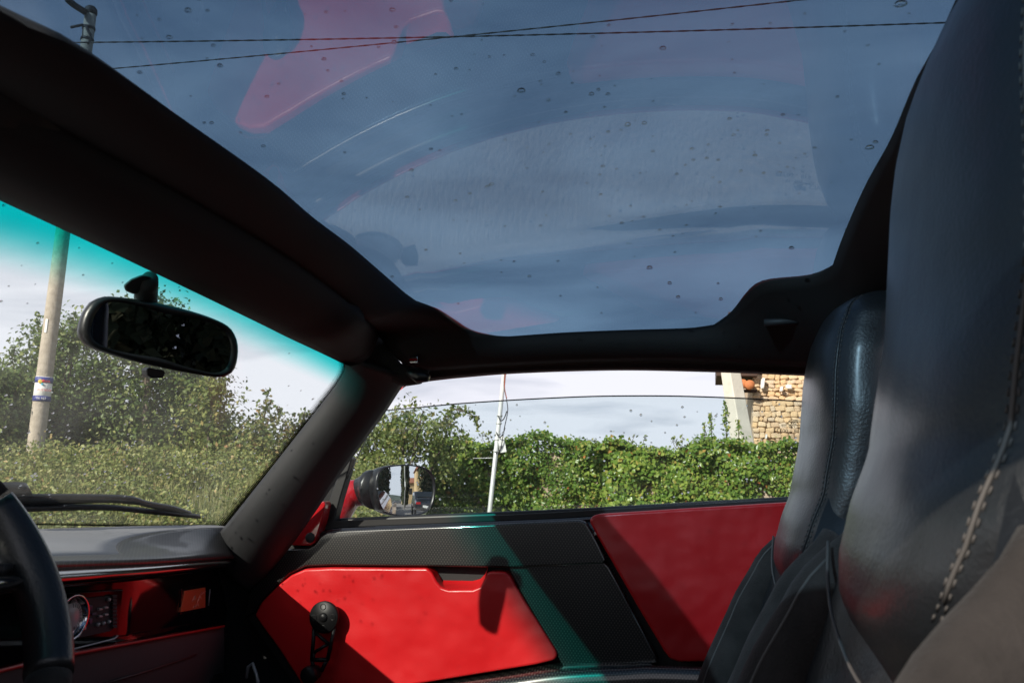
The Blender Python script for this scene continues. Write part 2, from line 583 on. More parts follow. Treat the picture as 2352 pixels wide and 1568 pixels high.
def tube_vf(path, rad, n=12, cap=True):
    path = [Vector(p) for p in path]
    rad = rad if isinstance(rad, (list, tuple)) else [rad] * len(path)
    rows = []
    up = Vector((0.13, 0.31, 0.94))
    for i, p in enumerate(path):
        t = (path[min(i + 1, len(path) - 1)] - path[max(i - 1, 0)]).normalized()
        a = t.cross(up)
        if a.length < 1e-3:
            a = t.cross(Vector((1, 0, 0)))
        a.normalize()
        b = t.cross(a).normalized()
        up = -b if b.dot(up) < 0 else b
        a = t.cross(up).normalized()
        rows.append([p + (a * math.cos(2 * math.pi * k / n) + up * math.sin(2 * math.pi * k / n)) * rad[i] for k in range(n)])
    v, f = grid(rows, closed_u=True)
    if cap:
        f.append(tuple(reversed(range(n))))
        f.append(tuple(range((len(rows) - 1) * n, len(rows) * n)))
    return v, f


def tube(name, path, rad, mat, parent, n=12, label=None):
    v, f = tube_vf(path, rad, n)
    return fix_normals(mesh_obj(name, v, f, mat, parent, label=label))


def join_vf(lst):
    V, Fc = [], []
    for v, f in lst:
        k = len(V)
        V += list(v)
        Fc += [tuple(i + k for i in q) for q in f]
    return V, Fc


def box_vf(c, s, rot=None):
    c, s = Vector(c), Vector(s) * 0.5
    M = rot or Matrix.Identity(3)
    v = [c + M @ Vector((x * s.x, y * s.y, z * s.z)) for x in (-1, 1) for y in (-1, 1) for z in (-1, 1)]
    return v, [(0, 1, 3, 2), (4, 6, 7, 5), (0, 4, 5, 1), (2, 3, 7, 6), (0, 2, 6, 4), (1, 5, 7, 3)]


def box(name, c, s, mat, parent, bev=0.0, label=None, rot=None):
    v, f = box_vf(c, s, rot)
    o = fix_normals(mesh_obj(name, v, f, mat, parent, smooth=False, label=label))
    if bev:
        bevel(o, bev)
        o.data.polygons.foreach_set('use_smooth', [True] * len(o.data.polygons))
    return o


def disc_pts(c, n, r, k=28, ry=None, up=Vector((0, 0, 1))):
    n = Vector(n).normalized()
    a = up.cross(n).normalized()
    b = n.cross(a)
    ry = ry or r
    return [Vector(c) + a * (math.cos(2 * math.pi * i / k) * r) + b * (math.sin(2 * math.pi * i / k) * ry) for i in range(k)]


def lathe(name, c, n, prof, mat, parent, k=28, label=None):
    """prof: list of (radius, offset along n)."""
    n = Vector(n).normalized()
    rows = [disc_pts(Vector(c) + n * h, n, max(r, 1e-5), k) for r, h in prof]
    return loft(name, rows, mat, parent, closed_u=True, caps=True, label=label)


def text_mesh(name, s, size, mat, parent, origin, right, up, mirror=False, depth=0.0):
    cu = bpy.data.curves.new('lettering', 'FONT')
    cu.body = s
    cu.size = size
    cu.align_x = 'CENTER'
    cu.align_y = 'CENTER'
    cu.resolution_u = 2
    cu.extrude = depth
    to = bpy.data.objects.new('lettering', cu)
    COL.objects.link(to)
    dg = bpy.context.evaluated_depsgraph_get()
    me = bpy.data.meshes.new_from_object(to.evaluated_get(dg))
    bpy.data.objects.remove(to)
    right, up = Vector(right).normalized(), Vector(up).normalized()
    nn = right.cross(up)
    sx = -1 if mirror else 1
    vs = [Vector(origin) + right * (v.co.x * sx) + up * v.co.y + nn * v.co.z for v in me.vertices]
    fs = [tuple(p.vertices) for p in me.polygons]
    bpy.data.meshes.remove(me)
    return mesh_obj(name, vs, fs, mat, parent, smooth=False)


def structure(o):
    o['kind'] = 'structure'
    return o



# ================================================================== ground and road (setting)
def sheet(name, x0, x1, y0, y1, z, mat):
    return structure(mesh_obj(name, [(x0, y0, z), (x1, y0, z), (x1, y1, z), (x0, y1, z)], [(0, 1, 2, 3)], mat, None, smooth=False))


sheet('ground', -900, 900, -900, 900, 0.0, 'earth')
sheet('road', -900, 900, -3.2, 6.2, 0.004, 'asphalt')
sheet('lay_by', -40, 60, 0.2, 6.0, 0.008, 'pale_gravel')
sheet('edge_marking', -900, 900, 0.02, 0.14, 0.008, 'paint_white')
kerb = fix_normals(mesh_obj('kerb', *box_vf((0, 6.32, 0.06), (1800, 0.24, 0.13)), 'kerb_stone', None, smooth=False))
structure(kerb)
sheet('pavement', -900, 900, 6.44, 8.2, 0.10, 'kerb_stone')

# ================================================================== the car
CY = 0.93                       # the car's centre line
car = thing('sports_car', 'red sports car seen from inside, with black seats, glass roof and carbon trim', 'car', (-0.2, CY, 0))


def lin(a, b, t):
    return a + (b - a) * t


def Z(v):                        # height relative to the eye
    return EYE + v


def G(X, Y):
    a = max(Y - 0.90, 0.72 - Y)
    return EYE + 0.382 - (Y - 0.90) ** 2 / 11.4 - 0.93 * max(0, a - 0.27) ** 2 - 0.17 * max(0, 0.08 - X) ** 2 - 0.35 * max(0, X - 0.05) ** 2


def onG(px, py, off=0.0):
    d = ray(px, py)
    lo, hi = 0.2, 4.0
    f = lambda t: (CAM + d * t).z - (G(d.x * t, d.y * t) - off)
    t = lo
    while t < hi and f(t) < 0:
        t += 0.004
    for _ in range(20):
        m_ = t - 0.002
        if f(m_) > 0:
            t = m_
        else:
            break
    return CAM + d * t


# ---- roof frame ring (lining) : inner edge lies under the glass, outer edge on the body
IN_FRONT = [(-260, -130), (0, 20), (195, 118), (430, 280), (620, 415), (720, 500), (800, 560), (870, 620), (930, 672), (955, 690)]
IN_CORN = [(955, 690), (1000, 708), (1045, 740), (1080, 760), (1130, 770), (1170, 772)]
IN_SIDE = [(1170, 772), (1300, 763), (1450, 757), (1580, 753), (1640, 745)]
IN_RC = [(1640, 745), (1680, 715), (1720, 665), (1760, 645), (1850, 635), (1885, 625), (1912, 610)]
IN_REAR = [(1912, 610), (1935, 545), (1985, 430), (2045, 320), (2100, 190), (2150, 100), (2195, 0), (2330, -250)]


def seg_on_glass(pts, n_):
    return smooth_curve([onG(x, y, 0.004) for x, y in pts], n_)


n1, n2, n3, n4, n5 = 34, 18, 22, 18, 26
inn = (seg_on_glass(IN_FRONT, n1) + seg_on_glass(IN_CORN, n2)[1:] + seg_on_glass(IN_SIDE, n3)[1:]
       + seg_on_glass(IN_RC, n4)[1:] + seg_on_glass(IN_REAR, n5)[1:])
# ---- roof glass, its edge tucked just above the lining
edge_pts = sorted([(p.x, p.y) for p in inn[n1 - 1:n1 + n2 + n3 + n4 - 3]])
def glass_edge(X):
    if X <= edge_pts[0][0]:
        return edge_pts[0][1] + 0.015 - 1.8 * (edge_pts[0][0] - X)
    for (xa, ya), (xb, yb) in zip(edge_pts, edge_pts[1:]):
        if xa <= X <= xb:
            return lin(ya, yb, (X - xa) / max(1e-6, xb - xa)) + 0.02
    return edge_pts[-1][1] + 0.02
rows = []
for i in range(41):
    X = -0.56 + (0.40 + 0.56) * i / 40
    ymax = glass_edge(X)
    rows.append([Vector((X, lin(0.10, ymax, j / 60), G(X, lin(0.10, ymax, j / 60)))) for j in range(61)])
roof_glass = loft('roof_glass', rows, 'roof_glass', car, label='large curved blue tinted glass roof panel speckled with rain')
solid(roof_glass, 0.004, 1.0)

OUT_FRONT = [onX(x, y, -0.555 + 0.03 * k / 8) for k, (x, y) in enumerate([(-260, 95), (0, 235), (150, 310), (300, 390), (500, 500), (650, 590), (760, 668), (800, 702), (835, 735)])]
SEAM = list(OUT_FRONT)
OUT_CORN = [OUT_FRONT[-1], onY(862, 765, 1.43), onY(895, 800, 1.45), onY(925, 838, 1.465), onY(985, 850, 1.47), onY(1091, 843, 1.475)]
OUT_SIDE = [OUT_CORN[-1], onY(1250, 834, 1.48), onY(1400, 829, 1.485), onY(1568, 827, 1.485), onY(1700, 832, 1.485)]
OUT_RC = [OUT_SIDE[-1], onY(1835, 842, 1.485), onY(1900, 850, 1.485), Vector((0.27, 1.46, Z(0.20))), Vector((0.32, 1.40, Z(0.23)))]
OUT_REAR = [OUT_RC[-1], Vector((0.325, 1.2, Z(0.285))), Vector((0.325, 0.95, Z(0.31))), Vector((0.325, 0.6, Z(0.31))), Vector((0.325, 0.38, Z(0.27)))]
out = (smooth_curve(OUT_FRONT, n1) + smooth_curve(OUT_CORN, n2)[1:] + smooth_curve(OUT_SIDE, n3)[1:]
       + smooth_curve(OUT_RC, n4)[1:] + smooth_curve(OUT_REAR, n5)[1:])
ring_rows = []
cen = Vector((-0.14, CY, Z(0.1)))
for t, b in ((0, 0.0), (0.12, 0.006), (0.3, 0.012), (0.5, 0.014), (0.7, 0.012), (0.88, 0.006), (1.0, 0.0)):
    row = []
    for p, q in zip(inn, out):
        m_ = p.lerp(q, t)
        row.append(m_ + (cen - m_).normalized() * b)
    ring_rows.append(row)
back = [q + Vector((0, 0, 0.045)) + (q - p).normalized() * 0.012 for p, q in zip(inn, out)]
ring_rows.append(back)
roof_frame = loft('roof_frame', ring_rows, 'lining', car, label='black lined frame around the glass roof panel')
solid(roof_frame, 0.006, 1.0)

# driver's side roof rail and screen pillar (out of the picture, closes the cabin)
def mirror_y(p):
    return Vector((p[0], 1.58 - p[1], p[2] + 0.02))


rail_d = loft('driver_roof_rail', [[mirror_y(p) for p in r[n1 - 4:n1 + n2 + n3 + n4 - 4]] for r in ring_rows], 'lining', car)
solid(rail_d, 0.006, 1.0)

# chrome latch on the joint and the little lamp behind
P_latch = onY(952, 826, 1.44)
latch = box('roof_latch', P_latch, (0.016, 0.010, 0.014), 'chrome', car, 0.002, label='small chrome roof latch with red stripe')
box('latch_stripe', P_latch + Vector((0.0, -0.0056, -0.001)), (0.014, 0.002, 0.004), 'tail_red', latch)
lv, lf = tube_vf([onY(940, 850, 1.44), onY(965, 864, 1.44), onY(985, 868, 1.44)], [0.010, 0.014, 0.007], 10)
fix_normals(mesh_obj('latch_hook', lv, lf, 'black_satin', car))
bar = tube('rear_grab_bar', [onY(1755, 741, 1.40), onY(1800, 739, 1.40), onY(1880, 735, 1.40)], 0.006, 'pillar_vinyl', car, 10)

# ---- windscreen
def base_pt(Y):
    return Vector((-1.17 + 0.45 * (Y - 0.94) ** 2, Y, Z(-0.112)))


def top_pt(Y):
    return Vector((-0.665 + 0.08 * (Y - 0.94) ** 2, Y, Z(0.262 - 0.2 * (Y - 0.94) ** 2)))


NV, NU = 25, 45
rows = []
for i in range(NV):
    v = i / (NV - 1) * 1.04 - 0.02
    row = []
    for j in range(NU):
        s = j / (NU - 1)
        a, b = base_pt(lin(0.12, 1.71, s)), top_pt(lin(0.30, 1.50, s))
        p = a.lerp(b, v)
        nrm = Vector((-0.6, 0, 0.8))
        row.append(p + nrm * (0.035 * 4 * max(0, v) * (1 - min(1, v))))
    rows.append(row)
WS_ROWS = rows
windscreen = loft('windscreen', rows, 'screen_glass', car, uv=True, label='raked windscreen with a turquoise sun band along its top')
solid(windscreen, 0.005, -1.0)
ext = []
for i in range(33):
    v = -0.35 + 1.7 * i / 32
    ext.append([base_pt(lin(-0.5, 2.4, j / 64)).lerp(top_pt(lin(-0.1, 2.0, j / 64)), v) + Vector((-0.6, 0, 0.8)) * (0.035 * 4 * max(0, v) * max(0, 1 - v)) for j in range(65)])
_v, _f = grid(ext)
WS_BVH = BVHTree.FromPolygons([tuple(p) for p in _v], _f)


def onW(px, py, off=0.0):
    d = ray(px, py).normalized()
    h = WS_BVH.ray_cast(CAM, d)
    return (h[0] - d * off) if h[0] else None


# ---- windscreen header and pillar
HE = [(-260, 302), (0, 430), (200, 528), (400, 628), (600, 727), (720, 785), (775, 813), (792, 826)]
he = smooth_curve([onX(x, y, -0.655 + 0.035 * max(0, (k - 3) / 4)) for k, (x, y) in enumerate(HE)], 40)
sm = smooth_curve(SEAM + [onY(862, 765, 1.43)], 40)
rows = []
for t, b in ((0, 0.0), (0.08, 0.012), (0.3, 0.020), (0.55, 0.022), (0.8, 0.014), (0.94, 0.004), (1.0, -0.012)):
    rows.append([p.lerp(q, t) + Vector((0.35, 0.0, -0.94)) * b for p, q in zip(he, sm)])
header = loft('windscreen_header', rows, 'lining', car, label='dark lined cross rail above the windscreen')
solid(header, 0.008, 1.0)
hd = loft('driver_header', [[Vector((p.x, 1.58 - p.y, p.z + 0.02)) for p in r if p.y > 0.98] for r in rows], 'lining', car)
solid(hd, 0.008, 1.0)

PL = [(776, 806), (794, 822), (799, 842), (790, 868), (760, 912), (650, 1052), (560, 1165), (524, 1210), (510, 1228), (500, 1262)]
PR = [(935, 862), (920, 878), (903, 902), (880, 938), (848, 982), (782, 1072), (722, 1162), (660, 1250), (610, 1310), (570, 1352)]
pl = smooth_curve([onY(x, y, lin(1.415, 1.60, k / 9)) for k, (x, y) in enumerate(PL)], 40)
pr = smooth_curve([onY(x, y, lin(1.50, 1.66, k / 9)) for k, (x, y) in enumerate(PR)], 40)
rows = []
for t, b in ((0, 0.0), (0.06, 0.010), (0.2, 0.024), (0.4, 0.032), (0.62, 0.030), (0.82, 0.020), (0.95, 0.006), (1.0, -0.010)):
    rows.append([p.lerp(q, t) + Vector((0.25, -0.93, -0.1)) * b for p, q in zip(pl, pr)])
pillar = loft('screen_pillar', rows, 'pillar_vinyl', car, label='black vinyl screen pillar between windscreen and side window')
solid(pillar, 0.008, 1.0)
pd = loft('driver_screen_pillar', [[mirror_y(p) for p in r] for r in rows], 'pillar_vinyl', car)
solid(pd, 0.008, 1.0)

ca = smooth_curve([SEAM[-2] + Vector((0, 0, 0.004)), SEAM[-1], onY(862, 765, 1.43), onY(895, 800, 1.45), onY(925, 838, 1.465), onY(985, 852, 1.472)], 24)
cb = smooth_curve([onX(752, 802, -0.63), onY(785, 818, 1.43), onY(835, 838, 1.455), onY(885, 866, 1.48), onY(925, 884, 1.50), onY(965, 880, 1.51)], 24)
rows = []
for t, b in ((0, -0.004), (0.2, 0.006), (0.5, 0.012), (0.8, 0.012), (1.0, 0.004)):
    rows.append([p.lerp(q, t) + Vector((0.3, -0.8, -0.5)) * b for p, q in zip(ca, cb)])
corner = loft('corner_cover', rows, 'lining', car)
solid(corner, 0.008, 1.0)

# printed dot band round the windscreen edge (right side and foot)
fr_out = smooth_curve([onW(x, y, 0.004) for x, y in [(792, 828), (795, 845), (784, 870), (752, 914), (645, 1052), (556, 1162), (522, 1206), (505, 1216)]], 70)
fr_in = smooth_curve([onW(x, y, 0.004) for x, y in [(775, 822), (777, 845), (764, 870), (732, 912), (625, 1047), (536, 1150), (504, 1186), (494, 1196)]], 70)
fr = loft('frit_band', [fr_out, [a.lerp(b, 0.5) for a, b in zip(fr_out, fr_in)], fr_in], 'frit_dots', windscreen, uv=True)
b_out = smooth_curve([onW(x, y, 0.004) for x, y in [(505, 1218), (420, 1213), (300, 1209), (150, 1206), (0, 1204)]], 60)
b_in = smooth_curve([onW(x, y, 0.004) for x, y in [(495, 1196), (420, 1198), (300, 1200), (150, 1199), (0, 1198)]], 60)
loft('frit_band', [b_out, [a.lerp(b, 0.5) for a, b in zip(b_out, b_in)], b_in], 'frit_dots', windscreen, uv=True)

# ---- side rail seal under the lining
sb = [onY(x, y, 1.525) for x, y in [(905, 896), (925, 882), (985, 874), (1050, 867), (1180, 857), (1400, 850), (1600, 853), (1840, 862), (1990, 872)]]
st = [onY(x, y, 1.487) for x, y in [(905, 872), (930, 858), (985, 851), (1050, 846), (1180, 838), (1400, 830), (1600, 830), (1840, 843), (1990, 858)]]
a, b = smooth_curve(st, 40), smooth_curve(sb, 40)
seal = loft('window_seal', [[p + Vector((0, 0.02, 0.012)) for p in a], [p.lerp(q, 0.3) + Vector((0, -0.004, 0.004)) for p, q in zip(a, b)],
                            [p.lerp(q, 0.42) + Vector((0, 0.006, 0.002)) for p, q in zip(a, b)],
                            [p.lerp(q, 0.75) + Vector((0, -0.006, 0)) for p, q in zip(a, b)], b, [q + Vector((0, 0.03, 0.02)) for q in b]], 'seal_brown', car)
solid(seal, 0.004, 1.0)
# outer roof skin above the side window
loft('roof_skin', [[q + Vector((0, 0.034, 0.004)) for q in b], [q + Vector((0, 0.040, 0.02)) for q in b], [q + Vector((0, 0.030, 0.038)) for q in b]], 'red_paint', car)

# ---- passenger door
DY = 1.66
DOOR = Plane((0, DY, Z(-0.2)), (0, -1, 0))
door = prism('passenger_door', [(572, 1330), (600, 1268), (770, 1196), (1100, 1186), (1820, 1146), (2080, 1130), (2080, 2000), (700, 2000), (690, 1590), (572, 1420)], DOOR, -0.09, -0.012, 'lining', car,
             label='passenger door trimmed in red leather and glossy carbon fibre')
RAIL = [(560, 1420), (572, 1360), (592, 1318), (618, 1270), (632, 1261), (706, 1258), (722, 1250), (738, 1230), (752, 1221), (800, 1217), (1100, 1205), (1330, 1193),
                      (1346, 1199), (1357, 1216), (1376, 1252), (1392, 1286), (1386, 1294), (1180, 1303), (980, 1300), (760, 1298), (702, 1300), (664, 1318), (606, 1374), (582, 1408)]
RAILP = Plane(Vector((-0.9, DY - 0.006, Z(-0.2))), (-0.030, -1, 0))      # the rail stands prouder towards the rear
rail_f = [RAILP.at(x, y) for x, y in RAIL]
v, f = prism_vf(rail_f, [Vector((p.x, DY + 0.03, p.z)) for p in rail_f])
rail_o = fix_normals(mesh_obj('carbon_rail', v, f, 'carbon_door', door, smooth=True))
bevel(rail_o, 0.011, 5)
prism('carbon_panel', [(1160, 1296), (1388, 1288), (1400, 1300), (1508, 1504), (1512, 1524), (1490, 1530), (1290, 1530), (1282, 1512), (1190, 1350), (1166, 1306)],
      DOOR, -0.03, 0.014, 'carbon_door', door, 0.006, 3)
INS = [(584, 1412), (600, 1382), (640, 1342), (668, 1320), (700, 1306), (760, 1303), (880, 1304), (980, 1304), (992, 1314), (1002, 1334), (1014, 1348), (1030, 1353), (1085, 1353),
       (1102, 1346), (1112, 1330), (1118, 1314), (1128, 1311), (1160, 1312), (1172, 1322), (1200, 1372), (1276, 1492), (1280, 1506), (1272, 1516), (1230, 1526), (950, 1572), (820, 1600), (712, 1600), (690, 1568), (640, 1490), (596, 1430)]
insert = prism('red_insert', INS, DOOR, -0.03, 0.022, 'red_leather', door, 0.007, 4)
# scooped grip pocket at the top of the insert
gp = [(982, 1302), (995, 1320), (1004, 1340), (1016, 1352), (1086, 1354), (1104, 1346), (1114, 1328), (1120, 1306)]
rows = []
for t in (0, 0.25, 0.5, 0.75, 1.0):
    rows.append([DOOR.at(x, lin(y, 1300, t * 0.55), 0.018 - 0.035 * math.sin(t * 1.5)) for x, y in gp])
loft('grip_pocket', rows, 'red_leather', door)
prism('rear_red_panel', [(1353, 1196), (1360, 1184), (1376, 1180), (1600, 1166), (1830, 1152), (2060, 1138), (2060, 1560), (1900, 1545), (1650, 1518), (1560, 1520), (1540, 1514), (1526, 1496), (1470, 1402), (1372, 1232)],
      DOOR, -0.05, 0.034, 'red_leather', door, 0.014, 5)
# lower ledge: protruding carbon shelf
lt = [DOOR.at(x, y, 0.0) for x, y in [(700, 1640), (960, 1572), (1180, 1534), (1282, 1518), (1480, 1519), (1495, 1526), (1700, 1528)]]
lm = [DOOR.at(x, y, 0.045) for x, y in [(700, 1655), (960, 1590), (1180, 1556), (1300, 1540), (1440, 1532), (1500, 1528), (1700, 1534)]]
lm2 = [p + Vector((0, -0.008, -0.012)) for p in lm]
lb = [p + Vector((0, 0.0, -0.12)) for p in lm]
ledge = loft('carbon_ledge', [smooth_curve(c, 40) for c in (lt, lm, lm2, lb)], 'carbon_door', door)
solid(ledge, 0.004, 1.0)
# sill trims: glossy capping and rubber scraper
cap_t = [onY(x, y, 1.70) for x, y in [(735, 1216), (800, 1202), (1100, 1189), (1345, 1179), (1815, 1150), (2060, 1134)]]
cap_b = [onY(x, y, 1.655) for x, y in [(735, 1224), (800, 1217), (1100, 1205), (1345, 1193), (1815, 1163), (2060, 1146)]]
a, b = smooth_curve(cap_t, 40), smooth_curve(cap_b, 40)
cap = loft('sill_capping', [[p + Vector((0, 0.02, 0.0)) for p in a], a, [p.lerp(q, 0.5) + Vector((0, 0, 0.003)) for p, q in zip(a, b)], b, [q + Vector((0, 0, -0.03)) for q in b]], 'black_gloss', door)
r_t = smooth_curve([onY(x, y, 1.712) for x, y in [(765, 1190), (800, 1188), (1100, 1176), (1345, 1165), (1815, 1139), (2060, 1124)]], 40)
scr = []
for p in r_t:
    scr.append(p + Vector((0, 0, -0.008)))
rub = fix_normals(mesh_obj('window_scraper', *tube_vf(scr, 0.008, 8), 'rubber', door))
# door outer skin
skin = loft('door_skin', [[p + Vector((0, 0.045, -0.004)) for p in r_t], [p + Vector((0, 0.10, -0.05)) for p in r_t], [Vector((p.x, 1.86, Z(-0.30))) for p in r_t], [Vector((p.x, 1.80, Z(-0.72))) for p in r_t]], 'red_paint', car)
solid(skin, 0.003, 1.0)
# red sail panel; a black disc paints the dark of its round hole
sail = prism('sail_panel', [(653, 1247), (662, 1238), (737, 1153), (743, 1150), (747, 1157), (740, 1190), (729, 1228), (721, 1246), (712, 1252), (656, 1252)],
             Plane((0, 1.655, Z(0)), (0, -1, 0)), -0.02, 0.012, 'red_paint', car, 0.003, 3, label='red painted sail panel with a black disc for its round hole')
pc = Plane((0, 1.655, Z(0)), (0, -1, 0)).at(712, 1234, 0.0125)
lathe('hole_dark_disc', pc, (0, -1, 0), [(0.0105, -0.010), (0.0105, 0.0004), (0.0100, 0.0008), (0.001, 0.0009)], 'mirror_print', sail, 22)
# black front quarter frame between pillar and glass
qf = prism('quarter_frame', [(738, 1222), (748, 1170), (768, 1112), (792, 1056), (802, 1046), (808, 1052), (798, 1088), (782, 1140), (770, 1185), (768, 1214)], Plane((0, 1.69, Z(0)), (0, -1, 0)), -0.02, 0.008, 'rubber', car, 0.003)
blackf = prism('hinge_cover', [(640, 1262), (730, 1158), (795, 1058), (800, 1060), (775, 1120), (750, 1170), (740, 1220), (720, 1260)], Plane((0, 1.69, Z(0)), (0, -1, 0)), -0.02, -0.002, 'black_satin', car)
# footwell filler in front of the door
prism('kick_panel', [(380, 1300), (600, 1262), (600, 1420), (690, 1580), (720, 2000), (380, 2000)], Plane((0, 1.70, Z(0)), (0, -1, 0)), -0.05, 0.0, 'carpet', car)
tube('pull_strap', [DOOR.at(566, 1556, 0.01), DOOR.at(570, 1530, 0.014), DOOR.at(580, 1522, 0.016), DOOR.at(588, 1545, 0.018), DOOR.at(598, 1590, 0.02)], 0.0035, 'silver_plastic', door, 8)

# ---- window crank
hub = DOOR.at(743, 1417, 0.052)
wn_ = Vector((0, -1, 0))
crank = lathe('window_crank', hub, wn_, [(0.016, -0.035), (0.018, -0.012), (0.0300, -0.010), (0.0312, -0.006), (0.0312, -0.001), (0.0298, 0.001)], 'crank_black', car, 36,
              label='black window crank with drilled disc and lattice arm')
lathe('centre_cap', hub, wn_, [(0.0092, 0.0005), (0.0092, 0.0015), (0.008, 0.0035), (0.0045, 0.0052), (0.001, 0.0058)], 'crank_black', crank, 20)
for k in range(4):
    a_ = R(95 + 90 * k)
    c_ = hub + Vector((math.cos(a_) * 0.0205, 0, math.sin(a_) * 0.0205))
    lathe('drilled_hole', c_, wn_, [(0.0058, 0.0006), (0.0062, 0.0016), (0.0050, 0.0017), (0.0046, 0.0008)], 'crank_black', crank, 16)
c2 = Plane(hub, wn_)
arm = []
def bar_px(a0, b0, r_=0.0035):
    return tube_vf([c2.at(*a0, -0.006), c2.at(*b0, -0.004)], r_, 8)
K = [bar_px((722, 1440), (716, 1515), 0.0040), bar_px((769, 1440), (752, 1515), 0.0042), bar_px((725, 1452), (755, 1478)), bar_px((753, 1478), (722, 1497)),
     bar_px((722, 1497), (718, 1516)), bar_px((716, 1514), (752, 1514), 0.0042), bar_px((752, 1512), (738, 1540), 0.004), bar_px((716, 1514), (722, 1536), 0.004)]
fix_normals(mesh_obj('lattice_arm', *join_vf(K), 'crank_black', crank))
kb = c2.at(714, 1547, 0.01)
lathe('crank_knob', kb, wn_, [(0.010, -0.026), (0.013, -0.022), (0.0165, -0.006), (0.0175, 0.006), (0.0165, 0.013), (0.012, 0.0165), (0.003, 0.0175)], 'crank_black', crank, 24)

# ---- side window pane, half wound down
WIN = Plane((0, 1.705, Z(-0.05)), (0, -1, -0.42))
top_edge = [(872, 944), (960, 936), (1060, 927), (1180, 919), (1300, 913), (1400, 910), (1550, 910), (1700, 915), (1835, 922), (2000, 935)]
te = smooth_curve([WIN.at(x, y) for x, y in top_edge], 40)
fe = [WIN.at(850, 966), WIN.at(820, 1010)]
low = smooth_curve([WIN.at(x, y) for x, y in [(740, 1215), (1000, 1200), (1400, 1190), (1835, 1175), (2060, 1160)]], 40)
rows = [[p.lerp(q, t) for p, q in zip(te, low)] for t in (0, 0.25, 0.5, 0.75, 1)]
pane = loft('side_window', rows, 'side_glass', car, label='half lowered side window pane with rain spots')
solid(pane, 0.004, 0)
edge = tube('pane_edge', [p + Vector((0, 0, 0.0006)) for p in te], 0.0013, 'rubber', pane, 6)
tube('pane_edge', [te[0], te[0].lerp(low[0], 0.3), low[0]], 0.0011, 'rubber', pane, 6)
# etched marking (reversed, as it reads from inside)
wr = (WIN.at(1835, 990) - WIN.at(1775, 988)).normalized()
wu = Vector((0, -0.42, 1)).normalized()
nrm = WIN.n
text_mesh('etched_mark', '43R - 00373', 0.0105, 'mirror_print', pane, WIN.at(1810, 990, 0.004), wr, wu, mirror=True)
text_mesh('etched_mark', 'AS2  700  TP', 0.0080, 'mirror_print', pane, WIN.at(1822, 979, 0.004), wr, wu, mirror=True)
text_mesh('etched_mark', 'VEZZAO', 0.0105, 'mirror_print', pane, WIN.at(1835, 972.5, 0.004), wr, wu, mirror=True)
for k in range(3):
    tube('etched_mark', [WIN.at(1815 - k * 2, 960 + k * 3.0, 0.004), WIN.at(1823 - k * 1, 964.5 + k * 2.6, 0.004), WIN.at(1834, 963.5 + k * 2.2, 0.004)], 0.0006, 'mirror_print', pane, 5)
tube('etched_mark', [WIN.at(*p, 0.004) for p in [(1811, 968), (1810, 976.5), (1842, 977.5)]], 0.0003, 'mirror_print', pane, 5)

# ---- side mirror
MP = Plane(onY(930, 1122, 1.88), (0.83, -0.555, 0.035))
mo = [(880, 1072), (905, 1067), (940, 1066), (970, 1071), (990, 1083), (999, 1105), (998, 1140), (990, 1165), (972, 1180), (935, 1186), (900, 1183), (876, 1172), (864, 1140), (862, 1105), (868, 1082)]
mc = sum([MP.at(*p) for p in mo], Vector()) / len(mo)
mo3 = smooth_curve([MP.at(*p) for p in mo] + [MP.at(*mo[0])], 49)[:-1]


def scaled(pts, c, s, n_, off):
    return [c + (p - c) * s + n_ * off for p in pts]


sidem = loft('side_mirror', [scaled(mo3, mc, 0.93, MP.n, -0.006), scaled(mo3, mc, 0.94, MP.n, 0.003), scaled(mo3, mc, 0.97, MP.n, 0.005), scaled(mo3, mc, 1.0, MP.n, 0.0),
                             scaled(mo3, mc, 0.99, MP.n, -0.02), scaled(mo3, mc, 0.90, MP.n, -0.05), scaled(mo3, mc, 0.70, MP.n, -0.075), scaled(mo3, mc, 0.35, MP.n, -0.088), scaled(mo3, mc, 0.02, MP.n, -0.09)],
             'black_satin', car, closed_u=True, label='black side mirror on a red painted stalk outside the door')
mrows = [[q - MP.n * ((q - mc).length ** 2 / 2.8) for q in scaled(mo3, mc, s_, MP.n, 0.002)] for s_ in (0.935, 0.8, 0.65, 0.5, 0.35, 0.2, 0.1, 0.01)]
mirror_face = loft('mirror_glass', mrows, 'mirror', sidem, closed_u=True)
# black neck and red stalk
neck = [(mc.lerp(MP.at(866, 1125), 0.75) - MP.n * 0.03, 0.046), (onY(850, 1122, 1.86), 0.044), (onY(838, 1126, 1.86), 0.035), (onY(828, 1130, 1.86), 0.0335)]
fix_normals(mesh_obj('mirror_neck', *tube_vf([p for p, r_ in neck], [r_ for p, r_ in neck], 20), 'black_satin', sidem))
stalk = [(onY(832, 1130, 1.86), 0.0305), (onY(812, 1132, 1.86), 0.033), (onY(792, 1146, 1.85), 0.035), (onY(774, 1178, 1.83), 0.035), (onY(762, 1225, 1.82), 0.03)]
fix_normals(mesh_obj('mirror_stalk', *tube_vf([p for p, r_ in stalk], [r_ for p, r_ in stalk], 24), 'red_paint', sidem))

# ---- scuttle between screen foot and bonnet
cy_ = [lin(0.10, 1.80, k / 39) for k in range(40)]
cowl = loft('scuttle_panel', [[base_pt(Y) + Vector((0.004, 0, -0.012)) for Y in cy_], [base_pt(Y) + Vector((-0.03, 0, -0.022)) for Y in cy_],
                              [base_pt(Y) + Vector((-0.10, 0, -0.10)) for Y in cy_], [Vector((-1.22, Y, Z(-0.30))) for Y in cy_]], 'black_satin', car)
solid(cowl, 0.006, 1.0)
